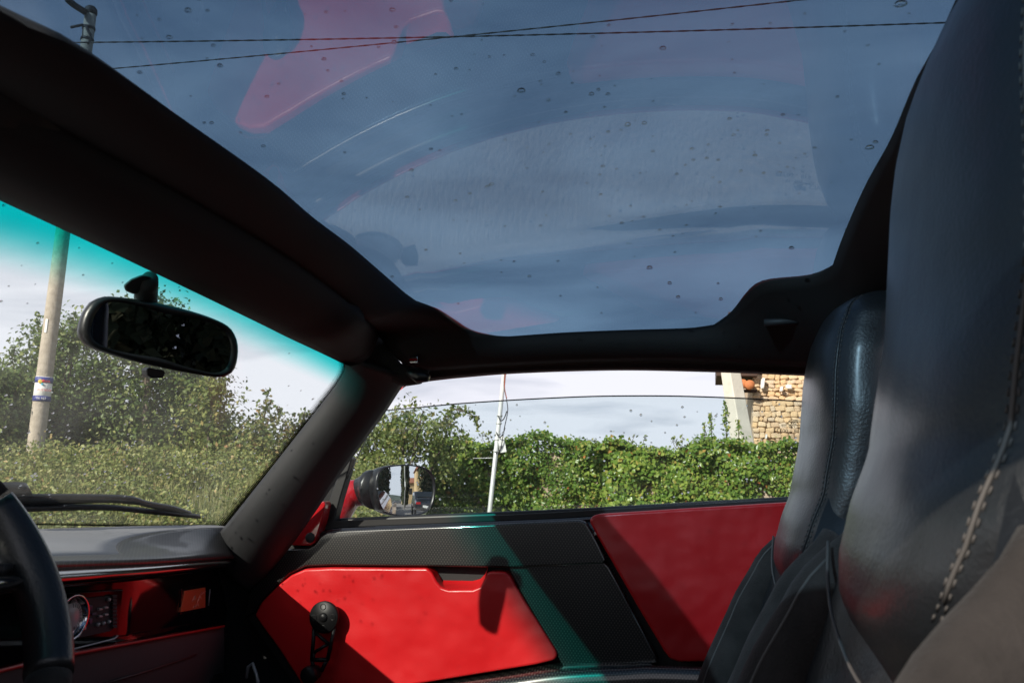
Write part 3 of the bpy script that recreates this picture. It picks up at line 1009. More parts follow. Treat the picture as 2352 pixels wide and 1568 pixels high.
# ---- dashboard
FAS = Plane((-0.80, 1.087, Z(-0.2)), (0.947, 0.322, 0.0))
LIP = Plane(FAS.P + FAS.n * 0.035, FAS.n)
def fcurve(pts, off, n_=40):
    return smooth_curve([FAS.at(x, y, off) for x, y in pts], n_)
RAD = Plane(FAS.at(288, 1410), (1.0, 0.03, 0.0))
def rcurve(pts, off, n_=40):
    return smooth_curve([(FAS if x > 288 else RAD).at(x, y, off) for x, y in pts], n_)
lip_t = [(-420, 1368), (-200, 1346), (0, 1322), (130, 1310), (350, 1299), (500, 1287), (548, 1283)]
lip_m = [(-420, 1386), (-200, 1362), (0, 1338), (130, 1326), (350, 1308), (500, 1294), (551, 1290)]
lip_b = [(-420, 1420), (-200, 1388), (0, 1362), (130, 1348), (350, 1326), (500, 1306), (553, 1300)]
lt_ = fcurve(lip_t, 0.030)
b0 = []
for k in range(40):
    Y = lin(0.24, 1.64, k / 39)
    b0.append(base_pt(Y) + Vector((0.012, 0, -0.008)))
b0 = resample(b0, 40)
def dash_pt(k, t):
    return b0[k].lerp(lt_[k], t) + Vector((0, 0, 0.012 * math.sin(math.pi * t)))
def lit_edge(k):
    return lin(0.90, 0.08, min(1.0, max(0.0, (k / 39 - 0.52) / 0.48)))  # line where the painted bright tone gives way to dark carbon
dash = loft('dashboard', [[dash_pt(k, lit_edge(k) * t) for k in range(40)] for t in np.linspace(0, 1, 10)], 'dash_lit_tone', car, label='dashboard with a lit look painted on its top and a dark glossy fascia')
cband = loft('carbon_band', [[dash_pt(k, lin(lit_edge(k), 1.0, t)) for k in range(40)] for t in np.linspace(0, 1, 10)], 'carbon_dash', dash)
solid(cband, 0.01, -1.0)
solid(dash, 0.01, -1.0)
lipo = loft('dash_lip', [[p + Vector((-0.005, 0, 0.001)) for p in lt_], fcurve(lip_t, 0.034), fcurve(lip_m, 0.042), fcurve(lip_b, 0.036), fcurve(lip_b, 0.0)], 'black_gloss', dash)
fas_t = [(-420, 1424), (0, 1364), (130, 1350), (270, 1337), (300, 1334), (350, 1328), (500, 1306), (520, 1310), (548, 1340)]
fas_b = [(-420, 1640), (0, 1530), (140, 1498), (270, 1473), (300, 1468), (330, 1462), (500, 1428), (532, 1420), (550, 1400)]
fas = loft('dash_fascia', [rcurve(fas_t, 0.0), rcurve([(a_[0], lin(a_[1], b_[1], 0.5)) for a_, b_ in zip(fas_t, fas_b)], 0.001), rcurve(fas_b, 0.0)], 'fascia_gloss', dash)
# dark edge rail and red piping over the lower panel
ed_t = [(-420, 1642), (0, 1532), (140, 1500), (330, 1464), (515, 1430)]
ed_b = [(-420, 1650), (0, 1540), (140, 1507), (330, 1471), (515, 1437)]
loft('knee_rail', [fcurve(ed_t, 0.0), fcurve(ed_t, 0.02), fcurve(ed_b, 0.03), fcurve(ed_b, 0.0)], 'black_gloss', dash)
tube('red_piping', fcurve(ed_b, 0.031, 30), 0.0022, 'red_leather', dash, 8)
loft('lower_panel', [fcurve(ed_b, 0.026), fcurve([(x, y + 66) for x, y in ed_b], 0.016), fcurve([(x, y + 150) for x, y in ed_b], -0.01), fcurve([(x, y + 300) for x, y in ed_b], -0.06)], 'lower_dash', dash)
tube('lower_piping', [FAS.at(x, y, 0.02) for x, y in [(230, 1572), (330, 1543), (450, 1503)]], 0.0018, 'seal_brown', dash, 6)
prism('dash_end_cap', [(500, 1288), (556, 1284), (575, 1330), (560, 1600), (470, 1620), (530, 1420)], Plane(FAS.P, FAS.n), -0.12, 0.004, 'lining', dash)

# ---- radio in the fascia
radio = prism('car_radio', [(-60, 1378), (20, 1366), (284, 1352), (283, 1364), (271, 1458), (262, 1466), (140, 1494), (-60, 1545)], RAD, -0.03, 0.004, 'fascia_gloss', car, 0.002, 2, label='silver buttoned car radio with round dial')
prism('radio_fascia', [(60, 1388), (256, 1366), (258, 1374), (262, 1442), (254, 1449), (60, 1492)], RAD, 0.0, 0.007, 'radio_face', radio, 0.0015, 2)
tube('radio_trim', [RAD.at(*p, 0.006) for p in [(60, 1514), (140, 1497), (262, 1466), (270, 1459)]], 0.0013, 'silver_plastic', radio, 6)
dc = RAD.at(163, 1417, 0.008)
lathe('dial_ring', dc, RAD.n, [(0.0275, 0.0), (0.0292, 0.003), (0.0280, 0.005), (0.0252, 0.004), (0.0248, 0.0)], 'chrome', radio, 36)
lathe('dial_face', dc, RAD.n, [(0.0190, -0.002), (0.0190, 0.001), (0.0180, 0.002), (0.001, 0.0035)], 'dial_face', radio, 30)
for k in range(14):
    a_ = R(-100 + 15 * k)
    e1 = Vector((-RAD.n.y, RAD.n.x, 0))
    dirv = e1 * math.cos(a_) + Vector((0, 0, 1)) * math.sin(a_)
    tube('dial_tick', [dc + RAD.n * 0.0033 + dirv * 0.0125, dc + RAD.n * 0.0026 + dirv * 0.0172], 0.00035, 'mirror_print', radio, 4)


def key(x0, y0, x1, y1, mat='silver_plastic', nm='radio_button', skew=0.0):
    s_ = -0.115 * (x1 - x0)
    return prism(nm, [(x0 + skew, y0), (x1, y0 + s_), (x1 - 0.5, y1 + s_), (x0 + 0.5, y1)], RAD, 0.006, 0.0105, mat, radio, 0.0008, 2)


for (x, y) in [(228, 1396.5), (241, 1393), (228, 1413), (241, 1409)]:
    key(x, y, x + 9, y + 4.5)
for (x, y) in [(222, 1433), (235, 1430), (247, 1427), (247, 1376)]:
    lathe('radio_button', RAD.at(x, y, 0.007), RAD.n, [(0.0026, 0), (0.0026, 0.003), (0.0018, 0.004), (0.0003, 0.0043)], 'silver_plastic', radio, 12)
key(186, 1383, 198, 1387, skew=0)
key(190, 1439, 199, 1446)
for r_ in [(205, 1390, 213, 1402), (194, 1410, 204, 1415), (212, 1407, 222, 1412), (205, 1420, 213, 1432)]:
    key(*r_, mat='blue_key')
for k in range(9):
    y = 1364 + 8.6 * k
    key(259, y + 2, 270, y + 9.2, mat='radio_face', nm='side_key')

# ---- metal plaque with its orange reflection painted on, in a black frame at the far end of the fascia
plq = prism('plaque_frame', [(418, 1352), (430, 1345), (484, 1338), (487, 1342), (480, 1398), (474, 1402), (414, 1412)], FAS, -0.004, 0.003, 'black_gloss', car, 0.001, 2, label='plaque with a painted orange reflection and a handwritten mark in black frame')
pp = [(425, 1356), (472, 1348), (472, 1394), (415, 1405)]
plate = prism('plaque', pp, FAS, 0.0, 0.0045, 'plate_reflection', plq, 0.0006, 1)
for st_ in [[(441, 1381), (445, 1373), (449, 1366), (447, 1377), (451, 1372)], [(453, 1383), (458, 1370), (463, 1358), (460, 1366), (467, 1361), (472, 1357)], [(459, 1370), (464, 1375)], [(444, 1394), (448, 1390), (447, 1395), (452, 1387), (455, 1391), (456, 1385)]]:
    tube('plaque_mark', [FAS.at(x, y, 0.0048) for x, y in st_], 0.0007, 'plate_mark', plq, 5)
tube('plaque_edge', [FAS.at(483, 1352, 0.0035), FAS.at(479, 1390, 0.0035)], 0.0006, 'silver_plastic', plq, 5)

# ---- steering wheel
SWC = Vector((-0.627, 0.514, Z(-0.114)))
sn_ = Vector((0.85, -0.03, 0.52)).normalized()
e1 = Vector((0, 0, 1)).cross(sn_).normalized()
e2 = sn_.cross(e1)
if e2.z < 0:
    e2 = -e2
RW, rw = 0.189, 0.0183
def wheel_pt(a_, r_=RW, off=0.0):
    return SWC + e1 * (math.cos(a_) * r_) + e2 * (math.sin(a_) * r_) + sn_ * off
def rim(a0, a1, n_, rr, nm, mat, par):
    rows = []
    for i in range(n_):
        a_ = lin(a0, a1, i / (n_ - 1))
        c_ = wheel_pt(a_)
        rad_ = (c_ - SWC).normalized()
        rows.append([c_ + rad_ * (math.cos(2 * math.pi * k / 18) * rr) + sn_ * (math.sin(2 * math.pi * k / 18) * rr * 1.12) for k in range(18)])
    return loft(nm, rows, mat, par, closed_u=True, caps=True)
wheel = lathe('steering_wheel', SWC - sn_ * 0.045, sn_, [(0.03, -0.16), (0.03, -0.01), (0.045, 0.0), (0.048, 0.012), (0.04, 0.02), (0.01, 0.024)], 'black_satin', car, 28, label='black suede rimmed steering wheel at the driver side')
rim(R(28), R(152), 40, rw, 'rim', 'suede', wheel)
rim(R(-27), R(27), 24, rw * 1.07, 'rim_grip', 'leather', wheel)
rim(R(153), R(207), 24, rw * 1.07, 'rim_grip', 'leather', wheel)
rim(R(208), R(332), 40, rw, 'rim', 'suede', wheel)
for a_ in (R(20), R(160), R(270)):
    p0, p1 = wheel_pt(a_, 0.035, -0.035), wheel_pt(a_, 0.15, -0.004)
    ww = sn_.cross((p1 - p0).normalized()) * 0.016
    v, f = prism_vf([p0 - ww, p0 + ww, p1 + ww * 1.2, p1 - ww * 1.2], [p0 - ww - sn_ * 0.004, p0 + ww - sn_ * 0.004, p1 + ww * 1.2 - sn_ * 0.004, p1 - ww * 1.2 - sn_ * 0.004])
    bevel(fix_normals(mesh_obj('spoke', v, f, 'black_satin', wheel, smooth=False)), 0.0015, 2)

# ---- rear view mirror
Q = onW(365, 775, 0.15)
RP = Plane(Q, (0.86, -0.49, -0.055))
ro = [(212, 692), (232, 682), (262, 681), (330, 690), (400, 704), (470, 724), (520, 746), (540, 770), (547, 800), (543, 835), (532, 856), (510, 866), (480, 864), (410, 852), (330, 835), (250, 812), (205, 794), (186, 774), (184, 752), (194, 718)]
rc = sum([RP.at(*p) for p in ro], Vector()) / len(ro)
ro3 = smooth_curve([RP.at(*p) for p in ro] + [RP.at(*ro[0])], 65)[:-1]
def inset(pts, c, d, off):
    return [p + (c - p).normalized() * d + RP.n * off for p in pts]
rvm = loft('rear_view_mirror', [inset(ro3, rc, 0.0125, -0.004), inset(ro3, rc, 0.0115, 0.0035), inset(ro3, rc, 0.006, 0.006), inset(ro3, rc, 0.0, 0.0), inset(ro3, rc, 0.0015, -0.014), inset(ro3, rc, 0.012, -0.028),
                                [rc + (p - rc) * 0.35 - RP.n * 0.036 for p in ro3], [rc + (p - rc) * 0.01 - RP.n * 0.037 for p in ro3]], 'black_satin', car, closed_u=True,
           label='dimmed rear view mirror hanging from the windscreen')
rg = inset(ro3, rc, 0.0118, 0.0012)
fix_normals(mesh_obj('mirror_glass', rg, [tuple(range(len(rg)))], 'dim_mirror', rvm, smooth=False))
mt = onW(318, 650)
s0 = onW(345, 640, 0.018)
st_b = RP.at(336, 700, -0.022)
fix_normals(mesh_obj('mirror_stem', *tube_vf([st_b, RP.at(335, 680, -0.02), s0.lerp(RP.at(333, 665, -0.02), 0.5), s0], [0.0145, 0.0150, 0.0135, 0.010], 20), 'pillar_vinyl', rvm))
fp = [(282, 655), (300, 640), (325, 630), (345, 632), (355, 643), (352, 656), (330, 668), (308, 677), (286, 668)]
wfn = (WS_ROWS[12][20] - WS_ROWS[11][20]).cross(WS_ROWS[12][21] - WS_ROWS[12][20]).normalized()
f_o = [onW(x, y, 0.002) for x, y in fp]
f_i = [onW(x, y, 0.020) for x, y in [(x * 0.9 + 33, y * 0.9 + 66) for x, y in fp]]
v, f = prism_vf(f_i, f_o)
bevel(fix_normals(mesh_obj('mirror_foot', v, f, 'pillar_vinyl', rvm, smooth=False)), 0.003, 3)
prism('dip_tab', [(337, 848), (342, 843), (378, 850), (381, 856), (376, 868), (350, 868), (338, 862)], RP, -0.03, -0.012, 'black_satin', rvm, 0.003, 2)

# ---- wiper outside the screen
def wstrip(nm, top, bot, off, th, mat, par):
    a_, b_ = smooth_curve([onW(x, y, off) for x, y in top], 30), smooth_curve([onW(x, y, off) for x, y in bot], 30)
    o_ = loft(nm, [a_, b_], mat, par)
    solid(o_, th, 0)
    return o_
wiper = wstrip('windscreen_wiper', [(-30, 1128), (30, 1136), (120, 1136), (240, 1137), (305, 1141), (340, 1152), (400, 1163), (440, 1176)],
               [(-30, 1146), (30, 1158), (120, 1156), (240, 1152), (310, 1156), (345, 1164), (400, 1174), (442, 1182)], -0.022, 0.006, 'black_satin', car)
wiper['label'] = 'black wiper arm and blade resting low on the windscreen'
wstrip('wiper_blade', [(-30, 1166), (100, 1162), (240, 1161), (350, 1171), (460, 1183)], [(-30, 1175), (100, 1170), (240, 1168), (350, 1178), (459, 1188)], -0.012, 0.008, 'rubber', wiper)
wstrip('wiper_knuckle', [(-20, 1116), (30, 1113), (62, 1115), (70, 1126)], [(-20, 1146), (30, 1150), (60, 1146), (72, 1138)], -0.035, 0.014, 'rubber', wiper)

# ---- seats
def lerp_tab(tab, z):
    if z >= tab[0][0]:
        return tab[0][1]
    for (z0, v0), (z1, v1) in zip(tab, tab[1:]):
        if z0 >= z >= z1:
            t = (z0 - z) / (z0 - z1)
            t = t * t * (3 - 2 * t) * 0.3 + t * 0.7
            return v0 + (v1 - v0) * t
    return tab[-1][1]


HX = [(0.335, 0.205), (0.30, 0.182), (0.25, 0.170), (0.18, 0.163), (0.09, 0.160), (0.0, 0.148), (-0.05, 0.128), (-0.08, 0.118), (-0.12, 0.112), (-0.16, 0.115)]
HWd = [(0.335, 0.030), (0.328, 0.075), (0.31, 0.118), (0.28, 0.146), (0.22, 0.165), (0.12, 0.176), (0.0, 0.178), (-0.05, 0.172), (-0.08, 0.158), (-0.11, 0.125), (-0.14, 0.075), (-0.16, 0.025)]
HT = [(0.335, 0.010), (0.32, 0.026), (0.29, 0.040), (0.22, 0.048), (0.0, 0.055), (-0.10, 0.05), (-0.16, 0.02)]


def head_pt(z, th, grow=0.0):
    w, t, x0 = lerp_tab(HWd, z) + grow, lerp_tab(HT, z) + grow, lerp_tab(HX, z)
    c_, s_ = math.cos(th), math.sin(th)
    e = 0.55
    yy = w * math.copysign(abs(c_) ** e, c_)
    xx = -t * math.copysign(abs(s_) ** 0.7, s_)          # th = 90 deg looks forward (-X)
    crown = -0.012 * (1 - (yy / max(w, 1e-4)) ** 2) if s_ > 0 else 0
    return Vector((x0 + 0.05 + xx + crown, yy, z))


BX = [(0.10, 0.22), (0.0, 0.19), (-0.06, 0.165), (-0.12, 0.135), (-0.20, 0.108), (-0.32, 0.075), (-0.45, 0.05), (-0.60, 0.02), (-0.72, -0.005)]


def make_seat(name, label, dx, dy, dz, passenger):
    T = Vector((dx, dy, EYE + dz))
    def hp(z, th, g=0.0):
        q = head_pt(z, th, g)
        return Vector((q.x, q.y * (0.94 if passenger else 1.0), z * (0.86 if passenger and z > 0 else 1.0)))

    seat = None
    zs = list(np.linspace(0.06, -0.72, 34))
    rows = []
    for z in zs:
        z = float(z)
        wv = lerp_tab([(0.06, 0.10), (0.0, 0.15), (-0.08, 0.185), (-0.2, 0.215), (-0.4, 0.225), (-0.72, 0.215)], z)
        xf = lerp_tab(BX, z)
        row = []
        for k in range(29):
            s_ = -1 + 2 * k / 28
            row.append(T + Vector((xf + 0.012 * math.cos(s_ * 1.5) - 0.03 * abs(s_) ** 2.5, wv * s_, z)))
        for k in range(9):
            s_ = 1 - 2 * k / 8
            row.append(T + Vector((xf + 0.085 + 0.03 * (1 - s_ * s_), wv * 0.97 * s_, z)))
        rows.append(row)
    seat = loft(name, rows, 'leather', car, closed_u=True, caps=True, label=label)
    zz = list(np.linspace(0.335, -0.16, 60))
    hr = [[T + hp(float(z), 2 * math.pi * k / 56) for k in range(56)] for z in zz]
    head = loft('headrest', hr, 'leather', seat, closed_u=True, caps=True)
    # shoulder bolsters in suede
    for sgn in (-1, 1):
        path, ra = [], []
        for t in np.linspace(0, 1, 44):
            z = lin(-0.05, -0.70, float(t))
            xf = lerp_tab(BX, z)
            wv = lerp_tab([(0.0, 0.150), (-0.06, 0.178), (-0.12, 0.198), (-0.2, 0.212), (-0.4, 0.225), (-0.72, 0.22)], z)
            path.append(T + Vector((xf - 0.012 - 0.03 * min(1, t * 2.2), sgn * wv, z)))
            ra.append(lerp_tab([(1.0, 0.050), (0.6, 0.046), (0.3, 0.038), (0.12, 0.029), (0.0, 0.010)], float(t)))
        v, f = tube_vf(path, ra, 32)
        fix_normals(mesh_obj('side_bolster', v, f, 'suede', seat))
        tube('bolster_seam', [q + Vector((-0.75 * r_, -sgn * 0.62 * r_, 0.22 * r_)) for q, r_ in zip(path, ra)][3:], 0.0013, 'thread', seat, 6)
    # seams: piping and twin stitch rows down the near front corner of the headrest
    for th in ((R(140), R(40)) if passenger else (R(139), R(41))):
        pts = [T + hp(float(z), th, 0.0005) for z in np.linspace(0.318, -0.085, 44)]
        tube('headrest_seam', pts, 0.0013, 'leather' if passenger else 'thread', seat, 6)
        sv = []
        for dth in ((-0.060, 0.060) if passenger else (-0.035, 0.035)):
            a_ = [T + hp(float(z), th + dth, 0.0004) for z in np.linspace(0.315, -0.095, 120)]
            a_ = resample(a_, 112)
            for i in range(0, 111, 2):
                sv.append(tube_vf([a_[i], a_[i].lerp(a_[i + 1], 1.05)], 0.0006, 5))
        o_ = mesh_obj('stitching', *join_vf(sv), 'thread', seat)
        o_['kind'] = 'stuff'
    pts = [T + Vector((lerp_tab(HX, z) - 0.004, yy, z)) for z, yy in [(-0.075, 0.17), (-0.10, 0.145), (-0.125, 0.11), (-0.148, 0.06), (-0.155, 0.0), (-0.150, -0.05)]]
    tube('lower_seam', smooth_curve(pts, 30), 0.0014, 'thread', seat, 6)
    # cushion
    cr_ = []
    for t in np.linspace(0, 1, 14):
        xx = lin(0.06, -0.46, float(t))
        zt = -0.62 + 0.06 * math.sin(t * 3.0)
        cr_.append([T + Vector((xx, 0.235 * s_, zt + 0.05 * abs(s_) ** 3 if k < 15 else -0.85)) for k, s_ in enumerate([-1 + 2 * q / 14 for q in range(15)] + [1, -1])])
    loft('seat_cushion', cr_, 'leather', seat, closed_u=True, caps=True)
    return seat


make_seat('passenger_seat', 'black leather bucket seat on the passenger side', 0.0, 1.295, 0.0, True)
make_seat('driver_seat', 'black leather bucket seat close up at the driver side', -0.012, 0.585, 0.034, False)

# ---- driver's door below the picture, added shut to block light, window wound down
dd_ = box('added_driver_door', (-0.30, 0.15, Z(-0.42)), (1.25, 0.07, 0.60), 'lining', car, 0.012)
box('driver_door_skin', (-0.30, 0.09, Z(-0.43)), (1.25, 0.03, 0.60), 'red_paint', car, 0.01)
box('driver_sill_trim', (-0.30, 0.14, Z(-0.112)), (1.25, 0.05, 0.014), 'rubber', car, 0.004)
# ---- cabin shell
box('floor_pan', (-0.35, CY, 0.13), (2.1, 1.5, 0.03), 'carpet', car)
box('firewall', (-1.18, CY, 0.46), (0.03, 1.46, 0.68), 'carpet', car)
box('centre_tunnel', (-0.35, CY, 0.27), (1.5, 0.20, 0.26), 'carpet', car, 0.03)
box('rear_bulkhead', (0.46, CY, 0.50), (0.04, 1.46, 0.74), 'carpet', car)
qv = [Vector(p) for p in [(0.30, 1.50, Z(-0.10)), (0.34, 1.47, Z(0.20)), (0.46, 1.44, Z(0.26)), (0.75, 1.46, Z(0.12)), (0.80, 1.56, Z(-0.12)), (0.46, 1.62, Z(-0.2))]]
qp = mesh_obj('rear_quarter', qv, [tuple(range(6))], 'lining', car, smooth=False)
solid(qp, 0.02, 0)
qp2 = mesh_obj('rear_quarter', [mirror_y(p) for p in qv], [tuple(reversed(range(6)))], 'lining', car, smooth=False)
solid(qp2, 0.02, 0)
# body outside the cabin: bonnet, tail, sills and wheels
bon = []
for t in np.linspace(0, 1, 12):
    X = lin(-1.14, -2.35, float(t))
    zc = Z(-0.20) - 0.34 * t ** 1.6
    bon.append([Vector((X, CY + 0.86 * s_, zc - 0.05 * abs(s_) ** 4)) for s_ in np.linspace(-1, 1, 17)] + [Vector((X, CY + 0.88, 0.30)), Vector((X, CY - 0.88, 0.30))])
loft('bonnet', bon, 'red_paint', car, closed_u=True, caps=True)
tail = []
for t in np.linspace(0, 1, 10):
    X = lin(0.62, 1.65, float(t))
    zc = Z(-0.02) - 0.10 * t ** 2
    tail.append([Vector((X, CY + 0.88 * s_, zc - 0.06 * abs(s_) ** 4)) for s_ in np.linspace(-1, 1, 17)] + [Vector((X, CY + 0.90, 0.30)), Vector((X, CY - 0.90, 0.30))])
loft('tail', tail, 'red_paint', car, closed_u=True, caps=True)
for sgn in (-1, 1):
    box('body_sill', (-0.3, CY + sgn * 0.84, 0.20), (1.7, 0.12, 0.14), 'red_paint', car, 0.03)
    for X in (-1.75, 1.05):
        w_ = lathe('wheel', (X, CY + sgn * 0.80, 0.31), (0, sgn, 0), [(0.20, -0.09), (0.30, -0.10), (0.312, -0.06), (0.312, 0.06), (0.30, 0.10), (0.21, 0.10), (0.20, 0.07)], 'rubber', car, 30)
        lathe('wheel_rim', (X, CY + sgn * 0.80, 0.31), (0, sgn, 0), [(0.205, 0.05), (0.205, 0.09), (0.18, 0.08), (0.06, 0.06), (0.01, 0.075)], 'silver_plastic', w_, 20)

# ---- raindrops on the glass
def drop_vf(c, nrm_, r_, h, k=9, squash=1.0):
    nrm_ = Vector(nrm_).normalized()
    a_ = nrm_.cross(Vector((0.3, 0.2, 0.9))).normalized()
    b_ = nrm_.cross(a_)
    rows_ = []
    for q in (0.0, 0.35, 0.65, 0.88):
        rr, hh = r_ * math.cos(q * math.pi / 2), h * math.sin(q * math.pi / 2)
        rows_.append([c + a_ * (rr * math.cos(2 * math.pi * i / k)) + b_ * (rr * squash * math.sin(2 * math.pi * i / k)) + nrm_ * hh for i in range(k)])
    v_, f_ = grid(rows_, closed_u=True)
    f_.append(tuple(range(3 * k, 4 * k)))
    f_.append(tuple(reversed(range(k))))
    return v_, f_


def stuff(o, label, cat):
    o['label'] = label
    o['category'] = cat
    o['kind'] = 'stuff'
    return o


BIG = [(2068, 22, 22), (458, 8, 13), (433, 37, 13), (478, 37, 8), (1198, 218, 17), (506, 162, 12), (902, 35, 11), (906, 108, 11), (1523, 122, 12), (1283, 180, 10), (1442, 296, 14), (1480, 292, 11), (790, 226, 9), (745, 147, 9),
       (390, 98, 11), (322, 178, 9), (1997, 348, 16), (2010, 335, 10), (1359, 226, 11), (1397, 226, 9), (946, 399, 10), (1375, 216, 8), (1818, 575, 10), (1492, 620, 11), (1538, 655, 9), (1260, 240, 9), (1385, 390, 9), (1734, 365, 9),
       (1130, 430, 10), (1120, 436, 9), (1216, 640, 8), (487, 292, 8), (470, 292, 7), (606, 345, 8), (1080, 452, 8), (936, 460, 8), (1590, 350, 8), (1500, 356, 8), (1676, 282, 9), (1300, 267, 8)]
drops = []
def add_roof_drop(px, py, wpx):
    p = onG(px, py)
    if not (-0.62 < p.x < 0.38):
        return
    rr = wpx * 0.6 / FPX * (p - CAM).length
    e = 0.01
    nn = Vector((-(G(p.x + e, p.y) - G(p.x - e, p.y)) / (2 * e), -(G(p.x, p.y + e) - G(p.x, p.y - e)) / (2 * e), 1)).normalized()
    drops.append(drop_vf(p + nn * 0.0042, nn, rr, rr * random.uniform(0.55, 0.75), 11, random.uniform(0.85, 1.1)))
for b_ in BIG:
    add_roof_drop(*b_)
for _ in range(210):
    px, py = random.uniform(250, 2150), random.uniform(0, 770)
    if random.random() < 0.55:
        px, py = random.gauss(1480, 330), random.gauss(400, 150)
    add_roof_drop(px, max(0, py), random.choice([3, 4, 4, 5, 5, 6, 7]) * 1.15)
stuff(fix_normals(mesh_obj('raindrops', *join_vf(drops), 'raindrop', None)), 'raindrops scattered over the tinted roof glass', 'raindrops')
drops = []
for _ in range(260):
    px, py = random.uniform(0, 790), random.uniform(470, 1200)
    if random.random() < 0.5:
        py = random.gauss(1060, 80)
    h = onW(px, min(py, 1196), -0.006)
    if h is None:
        continue
    rr = random.choice([1.6, 2, 2.2, 2.6, 3.2]) / FPX * (h - CAM).length
    drops.append(drop_vf(h, (-0.6, 0, 0.8), rr, rr * 0.6, 8))
stuff(fix_normals(mesh_obj('raindrops', *join_vf(drops), 'raindrop', None)), 'tiny raindrops sprinkled over the windscreen', 'raindrops')
drops = []
for _ in range(120):
    px = random.uniform(860, 1840)
    py = random.uniform(925, 1150)
    p = WIN.at(px, py, -0.0025)
    rr = random.choice([1.5, 1.8, 2.2, 2.6, 3.2]) / FPX * (p - CAM).length
    drops.append(drop_vf(p, -WIN.n, rr, rr * 0.6, 8))
stuff(fix_normals(mesh_obj('raindrops', *join_vf(drops), 'raindrop', None)), 'tiny raindrops on the half lowered side window', 'raindrops')

# ================================================================== vegetation
def leaf_mesh(name, C, Nrm, size, mat, parent, aspect=0.62, fold=0.25, keep=None):
    """C (n,3) centres, Nrm (n,3) face directions, size (n,). One folded rhombic leaf each."""
    n_ = len(C)
    Nrm = Nrm / np.linalg.norm(Nrm, axis=1, keepdims=True)
    r = rng.normal(size=(n_, 3))
    A = np.cross(Nrm, r)
    A /= np.linalg.norm(A, axis=1, keepdims=True)
    B = np.cross(Nrm, A)
    s = size[:, None]
    v0 = C - A * s
    v1 = C - A * s * 0.1 + B * s * aspect + Nrm * s * fold
    v2 = C + A * s
    v3 = C - A * s * 0.1 - B * s * aspect + Nrm * s * fold
    V = np.stack([v0, v1, v2, v3], axis=1).reshape(-1, 3)
    org = np.array(ORG[parent.name]) if parent else np.zeros(3)
    V = V - org
    me = bpy.data.meshes.new(name)
    me.vertices.add(n_ * 4)
    me.vertices.foreach_set('co', V.astype(np.float32).ravel())
    base = (np.arange(n_) * 4)[:, None]
    tri = np.concatenate([base + np.array([[0, 1, 2]]), base + np.array([[0, 2, 3]])], axis=1).ravel()
    me.loops.add(n_ * 6)
    me.loops.foreach_set('vertex_index', tri.astype(np.int32))
    me.polygons.add(n_ * 2)
    me.polygons.foreach_set('loop_start', (np.arange(n_ * 2) * 3).astype(np.int32))
    me.polygons.foreach_set('loop_total', np.full(n_ * 2, 3, dtype=np.int32))
    me.materials.append(MATS[mat])
    me.update(calc_edges=True)
    o = bpy.data.objects.new(name, me)
    COL.objects.link(o)
    if parent:
        o.parent = parent
        ORG[o.name] = ORG[parent.name]
    return o


def blob_leaves(blobs, dens, leaf, clump=0.23, shell=0.35):
    """blobs: (centre, (rx,ry,rz)); leaves gathered into twig clumps through the outer volume."""
    C, Nn = [], []
    for c, rad in blobs:
        rad = np.array(rad)
        nk = max(3, int(dens * rad[0] * rad[2]))
        d = rng.normal(size=(nk, 3))
        d /= np.linalg.norm(d, axis=1, keepdims=True)
        rr = shell + (1 - shell) * rng.random((nk, 1)) ** 0.6
        rr *= 1 + 0.09 * rng.normal(size=(nk, 1))
        cl = np.array(c) + d * rad * rr
        per = 34
        off = rng.normal(size=(nk, per, 3)) * clump * np.array([0.5, 0.5, 0.42])
        pts = (cl[:, None, :] + off).reshape(-1, 3)
        nn = (d[:, None, :] * 0.7 + rng.normal(size=(nk, per, 3)) * 0.75).reshape(-1, 3)
        nn[:, 2] += 0.25
        C.append(pts)
        Nn.append(nn)
    C, Nn = np.concatenate(C), np.concatenate(Nn)
    m_ = C[:, 2] > 0.05
    C, Nn = C[m_], Nn[m_]
    return C, Nn, leaf * (0.65 + 0.7 * rng.random(len(C)))


def sprig(p0, p1, bend, n_, leaf, spread):
    """a thin shoot with leaves along it: returns its path and leaf arrays."""
    p0, p1 = Vector(p0), Vector(p1)
    path = [p0.lerp(p1, t) + Vector(bend) * math.sin(t * math.pi) for t in np.linspace(0, 1, 10)]
    C, Nn = [], []
    for i in range(n_):
        t = random.random() ** 0.85
        k = min(8, int(t * 9))
        q = path[k].lerp(path[k + 1], t * 9 - k)
        C.append(q + Vector((random.gauss(0, 1), random.gauss(0, 1), random.gauss(0, 1))) * spread * (1.15 - 0.7 * t))
        Nn.append((random.gauss(0, 1), random.gauss(0, 1), random.gauss(0, 1) + 0.3))
    return path, np.array([tuple(c) for c in C]), np.array(Nn)


def px_blob(px, py, w, h, dist, depth=0.8):
    c = onD(px, py, dist)
    k = dist / FPX
    return (tuple(c), (w * 0.5 * k, w * 0.5 * k * depth, h * 0.5 * k))


